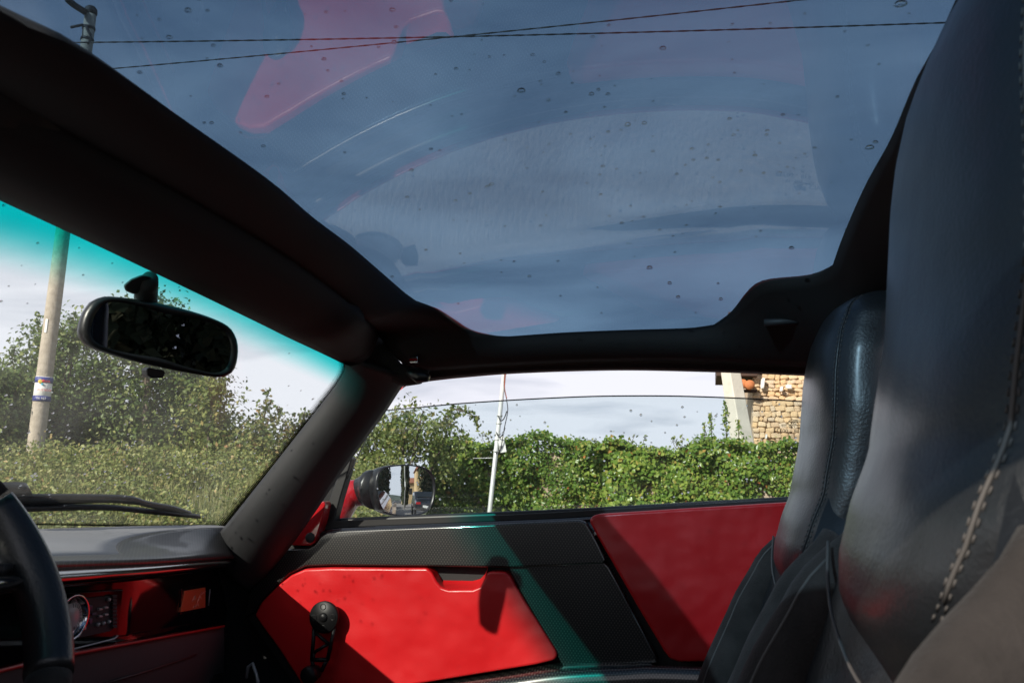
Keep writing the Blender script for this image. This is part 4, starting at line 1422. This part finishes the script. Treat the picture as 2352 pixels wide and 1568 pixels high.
def tree(name, label, cat, dist, blobs, mat, leaf, dens, sprigs=(), clump=0.23, group=None, foot=None):
    bl = [px_blob(b[0], b[1] - 14, b[2], b[3] + 14, dist + random.uniform(-0.5, 0.5)) for b in blobs]
    fx = onD(foot or blobs[0][0], 1100, dist)
    base = Vector((fx.x, fx.y, 0.0))
    t = thing(name, label, cat, base, group)
    C, Nn, sz = blob_leaves(bl, dens, leaf, clump)
    tw = []
    ex = []
    for (x0, y0, x1, y1, bx, nl) in sprigs:
        p0, p1 = onD(x0, y0, dist), onD(x1, y1, dist)
        path, c_, n_ = sprig(p0, p1, Vector((bx, 0, abs(bx) * 0.3)), int(nl * 1.8), leaf, leaf * 1.4)
        tw.append(tube_vf(path, [0.012 * (1 - 0.8 * k / 9) for k in range(10)], 5))
        ex.append((c_, n_))
    if ex:
        C = np.concatenate([C] + [e[0] for e in ex])
        Nn = np.concatenate([Nn] + [e[1] for e in ex])
        sz = np.concatenate([sz, leaf * (0.7 + 0.5 * rng.random(len(C) - len(sz)))])
    leaf_mesh('crown', C, Nn, sz, mat, t)
    # trunk and limbs reaching into each leaf mass
    for c_, r_ in bl:
        c_ = Vector(c_)
        j = Vector((base.x * 0.6 + c_.x * 0.4, base.y * 0.6 + c_.y * 0.4, c_.z * 0.45))
        tw.append(tube_vf([base + (c_ - base) * 0.02 + Vector((0, 0, 0.2)), j, c_, c_ + Vector((random.uniform(-.2, .2), 0, r_[2] * 0.7))], [0.04, 0.025, 0.014, 0.005], 7))
    tw.append(tube_vf([base - Vector((0, 0, 0.1)), base + Vector((0.02, 0.02, 0.45)), base + Vector((0.03, 0, 1.0))], [0.10, 0.08, 0.06], 9))
    mesh_obj('trunk', *join_vf(tw), 'bark', t)
    return t


LS = 0.033
tree('leafy_tree', 'tall leafy tree behind the utility pole, thin shoots rising at its top left', 'tree', 13.5,
     [(90, 960, 230, 300), (160, 870, 160, 220), (40, 1010, 150, 200), (190, 1000, 160, 220), (110, 830, 70, 110), (170, 790, 60, 90)],
     'leaf_tree', LS, 200, [(100, 860, 88, 722, -0.04, 60), (120, 880, 118, 745, 0.05, 50), (80, 930, 30, 795, -0.15, 60), (60, 950, 12, 850, -0.1, 40), (160, 850, 172, 735, 0.04, 60), (190, 850, 200, 742, 0.06, 50), (140, 850, 152, 760, 0.0, 40)],
     group='trees on the verge ahead')
tree('leafy_tree', 'broad green tree filling the view below the rear view mirror', 'tree', 13.0,
     [(330, 900, 260, 330), (260, 980, 200, 240), (400, 970, 220, 220), (340, 780, 130, 150), (350, 730, 50, 60), (440, 910, 110, 120)],
     'leaf_tree', LS, 200, [(360, 740, 372, 690, 0.02, 40), (350, 740, 340, 698, 0.0, 30), (440, 880, 452, 840, 0.03, 30)], group='trees on the verge ahead')
tree('leafy_tree', 'yellow green bushy tree to the right of the mirror', 'tree', 12.2,
     [(480, 985, 150, 150), (450, 1035, 200, 150), (540, 1035, 130, 110), (488, 915, 50, 60)],
     'leaf_olive', LS, 200, [(492, 910, 490, 862, 0.0, 40), (500, 910, 512, 872, 0.02, 30)], group='trees on the verge ahead')
tree('autumn_shrub', 'shrub with reddening leaves beside the screen pillar', 'shrub', 11.6,
     [(600, 1010, 100, 90), (640, 1035, 120, 90), (580, 1060, 150, 90), (690, 1035, 120, 90), (695, 1000, 70, 50)],
     'leaf_autumn', LS, 190, [(606, 960, 612, 898, 0.02, 50), (612, 970, 640, 938, 0.06, 30), (690, 980, 700, 945, 0.02, 30), (720, 985, 735, 930, 0.03, 40)], group='shrubs on the verge ahead')
tree('leafy_tree', 'dense dark tree at the left edge, lower than its neighbour', 'tree', 12.4,
     [(-20, 1000, 170, 210), (30, 960, 110, 150), (-90, 980, 150, 240), (-20, 905, 90, 80)],
     'leaf_tree', LS, 200, [(0, 900, -10, 845, 0.0, 30), (30, 910, 46, 855, 0.04, 30)], group='trees on the verge ahead')
tree('leafy_shrub', 'rounded olive shrub in front of the utility pole foot', 'shrub', 10.2,
     [(200, 1090, 260, 70), (60, 1098, 200, 64), (330, 1094, 220, 70)], 'leaf_bramble', 0.021, 330, group='shrubs on the verge ahead')
tree('leafy_shrub', 'low green shrub at the foot of the screen pillar', 'shrub', 10.6,
     [(480, 1100, 260, 80), (610, 1096, 180, 90), (690, 1075, 120, 90)], 'leaf_bramble', 0.022, 330, group='shrubs on the verge ahead')
tree('arching_tree', 'feathery green tree with an arching branch seen through the side window', 'tree', 11.2,
     [(920, 1030, 190, 150), (870, 1060, 160, 130), (960, 1000, 130, 110), (1010, 1050, 130, 110), (830, 1070, 120, 120), (930, 985, 80, 60)],
     'leaf_olive', LS * 0.9, 160, [(950, 980, 940, 950, 0.0, 40), (990, 990, 1040, 935, 0.05, 60), (1035, 937, 1098, 978, 0.10, 70), (1020, 1010, 1062, 938, -0.04, 60), (900, 985, 880, 950, -0.05, 40), (930, 975, 905, 958, 0, 30)],
     group='trees on the verge ahead')

# bramble bank under the trees
def bank_z(x, y):
    return 0.15 + 0.62 * min(1.0, max(0.0, (math.hypot(x, y) - 7.6) / 2.4))


bv = []
ang = [math.radians(a_) for a_ in np.linspace(-62, -19, 60)]
dst = np.linspace(7.4, 14.5, 16)
for a_ in ang:
    for d_ in dst:
        x, y = math.sin(a_) * d_, math.cos(a_) * d_
        bv.append((x, y, bank_z(x, y) + random.uniform(-0.05, 0.05)))
bf = [(i * 16 + j, (i + 1) * 16 + j, (i + 1) * 16 + j + 1, i * 16 + j + 1) for i in range(59) for j in range(15)]
structure(mesh_obj('verge_bank', bv, bf, 'earth', None))
nb_ = 95000
aa = rng.uniform(R(-60), R(-20), nb_)
dd = rng.uniform(7.8, 11.5, nb_)
hh = np.array([bank_z(0, d_) for d_ in dd]) + rng.random(nb_) ** 1.7 * 0.34 * (0.6 + 0.7 * np.sin(aa * 31 + dd * 2.1) ** 2)
C = np.stack([np.sin(aa) * dd, np.cos(aa) * dd, hh], axis=1)
Nn = rng.normal(size=(nb_, 3)) * 0.8 + np.array([0.1, -0.6, 0.7])
a_lo, a_hi = math.atan2(onD(425, 1160, 9).x, onD(425, 1160, 9).y), math.atan2(onD(615, 1160, 9).x, onD(615, 1160, 9).y)
bare = (aa > a_lo) & (aa < a_hi) & (dd > 8.3) & (dd < 9.35) & (rng.random(nb_) < 0.8)
C, Nn = C[~bare], Nn[~bare]
nb_ = len(C)
b_ = leaf_mesh('bramble_cover', C, Nn, 0.018 * (0.6 + 0.9 * rng.random(nb_)), 'leaf_bramble', None)
stuff(b_, 'tangled brambles and weeds covering the roadside bank', 'brambles')
# grass blades
ng = 14000
aa = rng.uniform(R(-60), R(-20), ng)
dd = rng.uniform(7.2, 10.0, ng)
z0 = np.array([bank_z(0, d_) for d_ in dd])
hgt = 0.12 + 0.22 * rng.random(ng)
bx = np.sin(aa) * dd
by = np.cos(aa) * dd
V = np.zeros((ng, 3, 3))
V[:, 0] = np.stack([bx - 0.006, by, z0], 1)
V[:, 1] = np.stack([bx + 0.006, by, z0], 1)
V[:, 2] = np.stack([bx + rng.normal(size=ng) * 0.08, by + rng.normal(size=ng) * 0.05, z0 + hgt], 1)
g_ = mesh_obj('verge_grass', [tuple(p) for p in V.reshape(-1, 3)], [(3 * i, 3 * i + 1, 3 * i + 2) for i in range(ng)], 'grass_blade', None, smooth=False)
stuff(g_, 'long pale grass blades along the foot of the bank', 'grass')
# pale rocks half buried in the verge
rock_me = []
for k in range(4):
    bm = bmesh.new()
    bmesh.ops.create_icosphere(bm, subdivisions=2, radius=1.0)
    for v in bm.verts:
        v.co *= 1 + random.uniform(-0.2, 0.2)
        v.co.z *= 0.5
    me = bpy.data.meshes.new('rock')
    bm.to_mesh(me)
    bm.free()
    me.materials.append(MATS['pale_rock'])
    rock_me.append(me)
RK = [(452, 1160, 40, 'leftmost pale rock in the weedy bank right of the wiper'), (505, 1152, 46, 'upper pale rock in the weedy bank, second from the left'),
      (552, 1166, 44, 'lower pale rock in the weedy bank, third from the left'), (592, 1150, 40, 'rightmost pale rock in the bank beside the screen pillar')]
for k, (x, y, w, lb) in enumerate(RK):
    d_ = 8.0
    while d_ < 10.5 and onD(x, y, d_).z > bank_z(0, d_) + 0.02:
        d_ += 0.02
    p = onD(x, y, d_)
    o = bpy.data.objects.new('rock', rock_me[k % 4])
    COL.objects.link(o)
    o.location = p
    s_ = w * 0.5 * d_ / FPX
    o.scale = (s_ * 1.1, s_, s_ * 0.8)
    o.rotation_euler = (0, 0, k * 1.3)
    o['label'] = lb
    o['category'] = 'rock'
    o['group'] = 'pale rocks in the bank'

# ---- ivy hedge on a stone wall, parallel to the car
HY = 11.6
hx0, hx1 = onY(990, 1015, HY).x, 9.5
htop = onY(1400, 1022, HY).z
hedge = thing('ivy_hedge', 'long garden wall buried under bright green ivy beyond the side window', 'hedge', ((hx0 + hx1) / 2, HY + 0.2, 0))
wv = []
box('wall', ((hx0 + hx1) / 2, HY + 0.32, (htop - 0.12) / 2), (hx1 - hx0, 0.36, htop - 0.12), 'wall_core', hedge)


def wob(x):
    return 0.06 * np.sin(x * 2.3) + 0.05 * np.sin(x * 5.1 + 1) + 0.02 * np.sin(x * 11.3 + 2)


nI = 80000
X = rng.uniform(hx0, hx1, nI)
tt = htop + wob(X)
zz = tt * (0.12 + 0.88 * rng.random(nI) ** 0.75)
lump = 0.13 * np.sin(X * 6.1 + zz * 3.3) * np.sin(zz * 7.7 - X * 2.1) + 0.07 * np.sin(X * 17 + zz * 11)
Yv = HY + 0.02 - lump + rng.normal(size=nI) * 0.05
# patches where ivy thins and the wall shows
thin = np.sin(X * 3.7 + 0.6) * np.sin(X * 1.3 + zz * 4.0) + (0.42 - (zz - 0.55)) * 0.8
keep = ~((thin > 0.62) & (zz < 0.75) & (X > onY(1560, 1100, HY).x) & (rng.random(nI) < 0.85))
C = np.stack([X, Yv, zz], 1)[keep]
Nn = (rng.normal(size=(nI, 3)) * 0.55 + np.array([0, -1.0, 0.45]))[keep]
sz = (0.030 * (0.55 + 0.8 * rng.random(nI)) * (1.0 + 0.35 * np.sin(X * 2.9 + 1.1 * zz) * np.sin(X * 0.9)))[keep]
nT = 16000
Xt = rng.uniform(hx0, hx1, nT)
Ct = np.stack([Xt, HY + rng.uniform(-0.12, 0.7, nT), htop + wob(Xt) + np.abs(rng.normal(size=nT)) * 0.05 - 0.03], 1)
Nt = rng.normal(size=(nT, 3)) * 0.6 + np.array([0, -0.4, 0.8])
leaf_mesh('ivy', np.concatenate([C, Ct]), np.concatenate([Nn, Nt]), np.concatenate([sz, 0.028 * (0.6 + 0.7 * rng.random(nT))]), 'leaf_ivy', hedge, aspect=0.8)
# shoots standing above the hedge
Cs, Ns, tw = [], [], []
for _ in range(46):
    x = random.uniform(hx0 + 0.2, 4.2)
    p0 = Vector((x, HY + random.uniform(0, 0.4), htop - 0.03))
    path, c_, n_ = sprig(p0, p0 + Vector((random.uniform(-.12, .12), 0, random.uniform(0.06, 0.2))), (random.uniform(-.05, .05), 0, 0), 12, 0.03, 0.03)
    Cs.append(c_)
    Ns.append(n_)
    tw.append(tube_vf(path, 0.004, 4))
leaf_mesh('shoot_leaves', np.concatenate(Cs), np.concatenate(Ns), 0.026 * (0.6 + 0.7 * rng.random(sum(len(c) for c in Cs))), 'leaf_olive', hedge)
mesh_obj('shoot_stems', *join_vf(tw), 'bark', hedge)['kind'] = 'stuff'

# slender climbers standing in front of the pale post
for (x0, y0, x1, y1, nl, lb) in [(1668, 1010, 1664, 922, 150, 'tallest thin climber rising above the hedge beside the pale post'), (1634, 1012, 1631, 948, 95, 'shorter thin climber above the hedge left of the tall one'),
                                 (1618, 1012, 1617, 972, 50, 'smallest wispy climber above the hedge, leftmost of the row'), (1696, 1012, 1694, 965, 60, 'thin climber partly behind the pale leaning post')]:
    p0, p1 = onY(x0, y0 + 6, HY + 0.35), onY(x1, y1, HY + 0.35)
    t_ = thing('climber_shoot', lb, 'climber', (p0.x, p0.y, p0.z), 'climbers above the hedge')
    path, c_, n_ = sprig(p0, p1, (0.01, 0, 0), nl, 0.03, 0.030)
    leaf_mesh('foliage', c_, n_, 0.024 * (0.6 + 0.7 * rng.random(len(c_))), 'leaf_ivy', t_)
    mesh_obj('stem', *tube_vf(path, 0.006, 5), 'bark', t_)

# ================================================================== poles, cables, building
PD = 11.8
pb, pt_ = onD(66, 1150, PD), onD(209, 26, PD)
pb = Vector((pb.x, pb.y, pb.z))
dirp = (pt_ - pb).normalized()
foot = pb - dirp * (pb.z / dirp.z)
pole = thing('utility_pole', 'round concrete utility pole carrying an advert plate at the left', 'pole', foot)
hp = (pt_ - foot).length
shaft_r = lambda t: 0.102 - 0.030 * t
fix_normals(mesh_obj('shaft', *tube_vf([foot + dirp * hp * t for t in np.linspace(0, 1, 12)], [shaft_r(t) for t in np.linspace(0, 1, 12)], 24), 'concrete', pole))
lathe('cap', pt_ - dirp * 0.06, dirp, [(0.073, 0), (0.080, 0.03), (0.075, 0.09), (0.05, 0.12), (0.01, 0.125)], 'cable', pole, 20)
def pole_at(py):
    best = min((abs(0 - 0), 0) for _ in range(1))
    lo, hi = 0.0, 1.0
    for _ in range(40):
        m_ = (lo + hi) / 2
        P = foot + dirp * hp * m_ - CAM
        y_ = 784 - FPX * P.dot(CU) / P.dot(CF)
        if y_ > py:
            lo = m_
        else:
            hi = m_
    return (lo + hi) / 2
tocam = (CAM - pb)
tocam.z = 0
tocam.normalize()
sidev = Vector((0, 0, 1)).cross(tocam)
def wrap_plate(nm, py0, py1, a0, a1, mat, par, lift=0.004):
    t0, t1 = pole_at(py0), pole_at(py1)
    rows = []
    for t in (t0, (t0 + t1) / 2, t1):
        c_ = foot + dirp * hp * t
        rr = shaft_r(t) + lift
        rows.append([c_ + (tocam * math.cos(R(a_)) + sidev * math.sin(R(a_))) * rr for a_ in np.linspace(a0, a1, 20)])
    o_ = loft(nm, rows, mat, par)
    solid(o_, 0.002, 1.0)
    return o_
advert = wrap_plate('advert_plate', 922, 866, -75, 80, 'sign_white', pole, 0.004)
wrap_plate('blue_band', 922, 910, -74, 79, 'sign_blue', advert, 0.008)
wrap_plate('blue_band', 880, 867, -74, 79, 'sign_blue', advert, 0.008)
def on_pole(px_off, py, lift=0.012):
    t = pole_at(py)
    rr = shaft_r(t) + lift
    a_ = math.asin(max(-0.98, min(0.98, px_off)))
    return foot + dirp * hp * t + (tocam * math.cos(a_) + sidev * math.sin(a_)) * rr
text_mesh('lettering', 'RUSTICO', 0.036, 'sign_red', advert, on_pole(0.12, 897, 0.030), sidev, dirp)
text_mesh('lettering', '06 957', 0.038, 'sign_white', advert, on_pole(-0.05, 916, 0.030), sidev, dirp)
text_mesh('lettering', 'EDIL', 0.034, 'sign_red', advert, on_pole(0.30, 877, 0.034), sidev, dirp)
for off, py, r_, mt_ in [(-0.35, 878, 0.026, 'sign_yellow'), (-0.12, 884, 0.014, 'sign_cyan'), (-0.05, 876, 0.016, 'sign_red')]:
    lathe('round_emblem', on_pole(off, py, 0.012), tocam, [(r_, 0), (r_, 0.006), (r_ * 0.5, 0.007)], mt_, advert, 18)
fix_normals(mesh_obj('small_tag', *box_vf(on_pole(-0.55, 751, 0.002), (0.03, 0.01, 0.17)), 'sign_white', pole, smooth=False))
for py in (28, 66, 92):
    t = pole_at(py)
    c_ = foot + dirp * hp * t
    lathe('pole_clamp', c_ - dirp * 0.02, dirp, [(shaft_r(t) + 0.002, 0), (shaft_r(t) + 0.010, 0.002), (shaft_r(t) + 0.010, 0.035), (shaft_r(t) + 0.002, 0.037)], 'cable', pole, 18)
brk = on_pole(-0.9, 34)
tube('bracket_arm', [brk, onD(170, 12, PD - 0.2), onD(158, 2, PD - 0.3), onD(150, -12, PD - 0.3)], 0.045, 'cable', pole, 8)
tube('bracket_arm', [on_pole(0.2, 68), on_pole(-0.95, 64), onD(163, 63, PD - 0.1)], 0.018, 'cable', pole, 6)
for (x, y) in [(167, 90), (163, 2)]:
    lathe('insulator', onD(x, y, PD - 0.25), (0, 0, 1), [(0.03, -0.06), (0.045, -0.04), (0.03, -0.02), (0.045, 0.0), (0.03, 0.02), (0.045, 0.03), (0.02, 0.06)], 'porcelain', pole, 14)
for k in range(3):
    tube('drop_wire', [on_pole(-0.6 + 0.1 * k, 66 + k), on_pole(-0.1 + 0.2 * k, 80 + 2 * k, 0.03), on_pole(0.4, 92 + k * 3, 0.03), on_pole(0.1, 108, 0.02)], 0.010, 'cable', pole, 5)

def cable(nm, label, A, B, sag, r_, twist):
    A, B = Vector(A), Vector(B)
    path = []
    n_ = 260 if twist else 120
    for i in range(n_):
        t = i / (n_ - 1)
        p = A.lerp(B, t) - Vector((0, 0, sag * 4 * t * (1 - t)))
        path.append(p)
    base = thing(nm, label, 'cable', (A.x, A.y, A.z), 'overhead cables')
    if twist:
        for ph in (0, math.pi):
            q = []
            for i, p in enumerate(path):
                a_ = i * 1.05 + ph
                q.append(p + Vector((0, math.cos(a_), math.sin(a_))) * r_ * 0.8)
            mesh_obj('strand', *tube_vf(q, r_, 5), 'cable', base)
    else:
        mesh_obj('strand', *tube_vf(path, r_, 6), 'cable', base)
    return base

A1 = onD(170, 98, PD - 0.12)
B1 = onD(2175, 36, 10.5)
B1e = A1 + (B1 - A1) * 1.6
cable('overhead_cable', 'thick overhead cable leaving the pole and crossing the whole glass roof', A1, B1e, 0.10, 0.0065, True)
A2 = onD(150, 150, 13.8)
B2 = onD(1620, 0, 9.2)
cable('overhead_cable', 'thinner twisted overhead cable climbing to the top edge of the glass roof', A2 + (A2 - B2) * 0.6, A2 + (B2 - A2) * 1.7, 0.16, 0.006, True)

# thin galvanised pole with cable box, leaning
SY = 9.6
q0, q1 = onY(1124, 1180, SY), onY(1163, 808, SY)
dq = (q1 - q0).normalized()
f0 = q0 - dq * (q0.z / dq.z)
spole = thing('sign_pole', 'thin white leaning pole with a small plate and looping cables in front of the hedge', 'pole', f0)
tube('shaft', [f0, q0, q1], 0.027, 'galvanised', spole, 14)
for py in (952, 970, 995, 1008, 1035):
    P = q0.lerp(q1, (1180 - py) / 380)
    lathe('pole_band', P - dq * 0.012, dq, [(0.028, 0), (0.034, 0.002), (0.034, 0.022), (0.028, 0.024)], 'galvanised', spole, 14)
P = onY(1152, 1022, SY)
plate_ = fix_normals(mesh_obj('back_plate', *box_vf(onY(1153, 1020, SY), (0.075, 0.012, 0.19), Matrix.Rotation(R(-12), 3, 'Y') @ Matrix.Rotation(R(25), 3, 'Z')), 'sign_white', spole, smooth=False))
fix_normals(mesh_obj('plate_label', *box_vf(onY(1151, 1026, SY - 0.02), (0.035, 0.003, 0.03), Matrix.Rotation(R(-12), 3, 'Y') @ Matrix.Rotation(R(25), 3, 'Z')), 'print_grey', spole, smooth=False))
tube('riser_cable', smooth_curve([onY(x, y, SY - 0.03) for x, y in [(1160, 850), (1158, 885), (1164, 920), (1166, 945), (1158, 985), (1150, 1030), (1142, 1042), (1138, 1036)]], 40), 0.006, 'cable', spole, 6)
tube('orange_lead', smooth_curve([onY(x, y, SY - 0.03) for x, y in [(1161, 855), (1159, 890), (1164, 915)]], 20), 0.006, 'orange_cable', spole, 6)
for (x, y) in [(1152, 958), (1148, 996)]:
    tube('cable_loop', smooth_curve([onY(x - 8, y - 4, SY - 0.03), onY(x - 2, y + 8, SY - 0.05), onY(x + 6, y + 2, SY - 0.05), onY(x + 12, y - 14, SY - 0.04)], 16), 0.007, 'cable', spole, 6)
tube('cross_wire', [onY(1088, 1052, SY + 0.1), onY(1136, 1051, SY)], 0.004, 'galvanised', spole, 5)

# pale concrete post leaning left, beyond the hedge
CYp = 13.2
c0, c1 = onY(1704, 1010, CYp), onY(1672, 818, CYp)
dc_ = (c1 - c0).normalized()
g0 = c0 - dc_ * (c0.z / dc_.z)
cpost = thing('concrete_post', 'pale square concrete post leaning left behind the hedge', 'post', g0)
rows = []
for t, w in ((0, 0.30), (0.5, 0.26), (1.0, 0.215)):
    P = g0.lerp(c1 - dc_ * 0.1, t)
    u1 = Vector((math.cos(R(38)), math.sin(R(38)), 0))
    u2 = Vector((-math.sin(R(38)), math.cos(R(38)), 0))
    rows.append([P + u1 * (sx * w * 0.5) + u2 * (sy * w * 0.5) for sx, sy in ((-1, -1), (1, -1), (1, 1), (-1, 1))])
ps = loft('shaft', rows, 'pale_concrete', cpost, closed_u=True, caps=True)
ps.data.polygons.foreach_set('use_smooth', [False] * len(ps.data.polygons))
bevel(ps, 0.02, 2)

# stone house corner at the right
BY = 17.0
bl, br = onY(1732, 950, BY), onY(1900, 950, BY)
bx0 = bl.x
btop = onY(1780, 845, BY).z + 0.35
house = thing('stone_house', 'sunlit rough stone house corner with terracotta eave tiles at the right', 'house', (bx0, BY, 0))
box('wall', (bx0 + 3.0, BY + 2.6, btop / 2), (6.0, 5.0, btop), 'mortar', house)
stone_me = []
for k in range(6):
    bm = bmesh.new()
    bmesh.ops.create_cube(bm, size=1.0)
    bmesh.ops.bevel(bm, geom=bm.edges[:], offset=0.16, segments=1, affect='EDGES')
    for v in bm.verts:
        v.co.x += random.uniform(-0.07, 0.07)
        v.co.y += random.uniform(-0.05, 0.05)
        v.co.z += random.uniform(-0.07, 0.07)
    me = bpy.data.meshes.new('stone')
    bm.to_mesh(me)
    bm.free()
    stone_me.append(me)
var_me = {}
def stone_mesh(k, mt_):
    if (k, mt_) not in var_me:
        c_ = stone_me[k].copy()
        c_.materials.append(MATS[mt_])
        var_me[(k, mt_)] = c_
    return var_me[(k, mt_)]
z = onY(1780, 1030, BY).z
nst = 0
while z < btop - 0.02 and nst < 295:
    hrow = random.uniform(0.07, 0.12)
    x = bx0 + random.uniform(-0.03, 0.0)
    while x < bx0 + 1.55 and nst < 295:
        w = random.uniform(0.07, 0.19)
        mt_ = 'stone_%d' % random.randrange(5)
        o = bpy.data.objects.new('stone', stone_mesh(random.randrange(6), mt_))
        COL.objects.link(o)
        o.parent = house
        o.location = (x + w / 2 - bx0, 0.075 + random.uniform(-0.015, 0.015), z + hrow / 2 + random.uniform(-0.012, 0.012))
        o.scale = (w * random.uniform(0.9, 1.12), 0.10, hrow * random.uniform(0.8, 1.2))
        o.rotation_euler = (random.uniform(-0.06, 0.06), random.uniform(-0.3, 0.3), random.uniform(-0.06, 0.06))
        x += w + 0.006
        nst += 1
    z += hrow + 0.004
for (px_, py_, w_, h_) in [(1795, 893, 0.055, 0.095), (1812, 888, 0.11, 0.08), (1752, 880, 0.07, 0.20), (1760, 1002, 0.035, 0.09)]:
    p = onY(px_, py_, BY - 0.10)
    o = bpy.data.objects.new('stone', stone_mesh(2, 'stone_white'))
    COL.objects.link(o)
    o.parent = house
    o.location = (p.x - bx0, -0.10, p.z)
    o.scale = (w_, 0.10, h_)
    o.rotation_euler = (0, 0.15, 0)
eav = box('eave', ((onY(1700, 870, BY).x + bx0) / 2 - 0.2, BY + 0.6, onY(1715, 868, BY).z + 0.20), (onY(1733, 870, BY).x - onY(1700, 870, BY).x + 0.5, 1.6, 0.36), 'dark_wood', house)
for k, (x, y, r_) in enumerate([(1706, 882, 0.07), (1722, 884, 0.07)]):
    p = onY(x, y, BY - 0.32)
    v, f = tube_vf([p + Vector((0.0, -0.05, 0.0)), p + Vector((0, 0.4, 0.03))], [0.095, 0.085], 10)
    fix_normals(mesh_obj('eave_tile', v, f, 'terracotta', house))
box('eave_beam', onY(1716, 898, BY - 0.05), (0.36, 0.10, 0.055), 'dark_wood', house)
box('roof', (bx0 + 3.0, BY + 2.4, btop + 0.5), (7.0, 6.4, 0.25), 'roof_tile', house)

# ================================================================== behind the car (seen in the mirrors)
def cypress(x, y, h, w, label):
    t = thing('cypress_tree', label, 'tree', (x, y, 0), 'cypresses behind the car')
    n_ = 5200
    zt = rng.random(n_) ** 0.8
    rad = w * np.sqrt(np.clip(np.sin(np.pi * (0.06 + 0.92 * zt)), 0, 1)) * (1.0 - 0.55 * zt)
    an = rng.uniform(0, 2 * np.pi, n_)
    rr = rad * (0.55 + 0.5 * rng.random(n_)) * (1 + 0.12 * np.sin(an * 5 + zt * 20))
    C_ = np.stack([x + np.cos(an) * rr, y + np.sin(an) * rr, 0.3 + zt * (h - 0.3)], 1)
    N_ = np.stack([np.cos(an), np.sin(an), np.full(n_, 0.3)], 1) + rng.normal(size=(n_, 3)) * 0.4
    leaf_mesh('crown', C_, N_, 0.16 * (0.6 + 0.8 * rng.random(n_)), 'leaf_cypress', t)
    mesh_obj('trunk', *tube_vf([(x, y, -0.1), (x, y, h * 0.4), (x, y, h * 0.85)], [0.16, 0.12, 0.03], 8), 'bark', t)


cypress(17.5, 0.4, 9.0, 1.0, 'dark cypress at the left of the side mirror reflection')
cypress(30, 3.2, 8.0, 0.9, 'slim cypress in the middle of the side mirror reflection')
cypress(21, 5.6, 10.5, 1.5, 'tall brownish cypress at the right of the side mirror reflection')
cypress(25, 6.8, 10.0, 1.4, 'tall cypress behind the parked car in the side mirror')
cypress(16, -3.0, 8.0, 1.7, 'broad dark cypress behind the car in the rear view mirror')
cypress(20, -1.2, 8.5, 1.4, 'dark cypress left of the others in the rear view mirror')
cypress(24, -5.0, 9.0, 1.6, 'dark cypress furthest back in the rear view mirror')
cypress(13, -1.3, 7.0, 1.2, 'near dark cypress close behind the car in the rear view mirror')
mp = thing('lamp_pole', 'slim grey lamp pole standing behind the car in the side mirror', 'pole', (24, 2.9, 0))
tube('shaft', [(24, 2.9, 0), (24, 2.9, 9)], [0.08, 0.05], 'galvanised', mp, 12)
box('pole_box', (23.85, 2.9, 2.4), (0.2, 0.2, 0.5), 'sign_white', mp)
lw = thing('low_wall', 'low sandy wall at the foot of the side mirror reflection', 'wall', (16, 1.4, 0))
box('wall_body', (20, 1.7, 0.25), (22, 0.3, 0.5), 'wall_core', lw)
hv, hf = [], []
for i in range(40):
    for j in range(10):
        x = 260 + j * 30
        y = -260 + i * 15
        hv.append((x, y, -3 + 34 * math.sin(j / 9 * math.pi * 0.55) * (0.55 + 0.3 * math.sin(i * 0.31) + 0.15 * math.sin(i * 0.83 + 1))))
hf = [(i * 10 + j, (i + 1) * 10 + j, (i + 1) * 10 + j + 1, i * 10 + j + 1) for i in range(39) for j in range(9)]
structure(mesh_obj('hill', hv, hf, 'hill_green', None))
for (x, y, w, h, lb, rt) in [(60, 8, 9, 4.5, 'small house with red roof far behind the car', 'far red roofed house'), (46, 9.5, 6, 6, 'ochre rendered house far behind the car across the road', 'ochre house')]:
    t = thing('far_house', lb, 'house', (x, y, 0))
    box('wall', (x, y, h / 2), (w, w, h), 'ochre_render', t)
    rv = [(x - w * .56, y - w * .56, h), (x + w * .56, y - w * .56, h), (x + w * .56, y + w * .56, h), (x - w * .56, y + w * .56, h), (x, y - w * .3, h + 1.5), (x, y + w * .3, h + 1.5)]
    fix_normals(mesh_obj('roof', rv, [(0, 1, 4), (1, 2, 5, 4), (2, 3, 5), (3, 0, 4, 5), (0, 3, 2, 1)], 'roof_tile', t, smooth=False))
    for k in (-1, 1):
        box('window', (x - w / 2 - 0.02, y + k * w * 0.22, h * 0.6), (0.06, 0.9, 1.3), 'window_dark', t)
# dark saloon parked behind, seen in the side mirror
pc_ = thing('parked_car', 'dark saloon car parked behind, small in the side mirror', 'car', (15, 4.1, 0))
prof = [(-2.1, 0.35), (-2.15, 0.75), (-1.5, 0.92), (-0.9, 1.38), (0.6, 1.42), (1.3, 1.0), (2.1, 0.9), (2.15, 0.4)]
fr_ = [Vector((15 + a_, 4.1 - 0.82, b_)) for a_, b_ in prof]
bk_ = [Vector((15 + a_, 4.1 + 0.82, b_)) for a_, b_ in prof]
v, f = prism_vf(fr_, bk_)
o = fix_normals(mesh_obj('body', v, f, 'dark_car_paint', pc_, smooth=False))
bevel(o, 0.12, 3)
box('windscreen', (15 - 1.22, 4.1, 1.15), (0.08, 1.3, 0.36), 'window_dark', pc_, rot=Matrix.Rotation(R(50), 3, 'Y'))
for s_ in (-1, 1):
    box('tail_light', (15 - 2.13, 4.1 + s_ * 0.6, 0.72), (0.06, 0.34, 0.12), 'tail_red', pc_)
    for X in (-1.3, 1.3):
        lathe('wheel', (15 + X, 4.1 + s_ * 0.76, 0.31), (0, s_, 0), [(0.05, -0.08), (0.29, -0.08), (0.31, -0.05), (0.31, 0.05), (0.29, 0.08), (0.05, 0.08)], 'rubber', pc_, 20)
box('number_plate', (15 - 2.16, 4.1, 0.55), (0.03, 0.5, 0.11), 'sign_white', pc_)
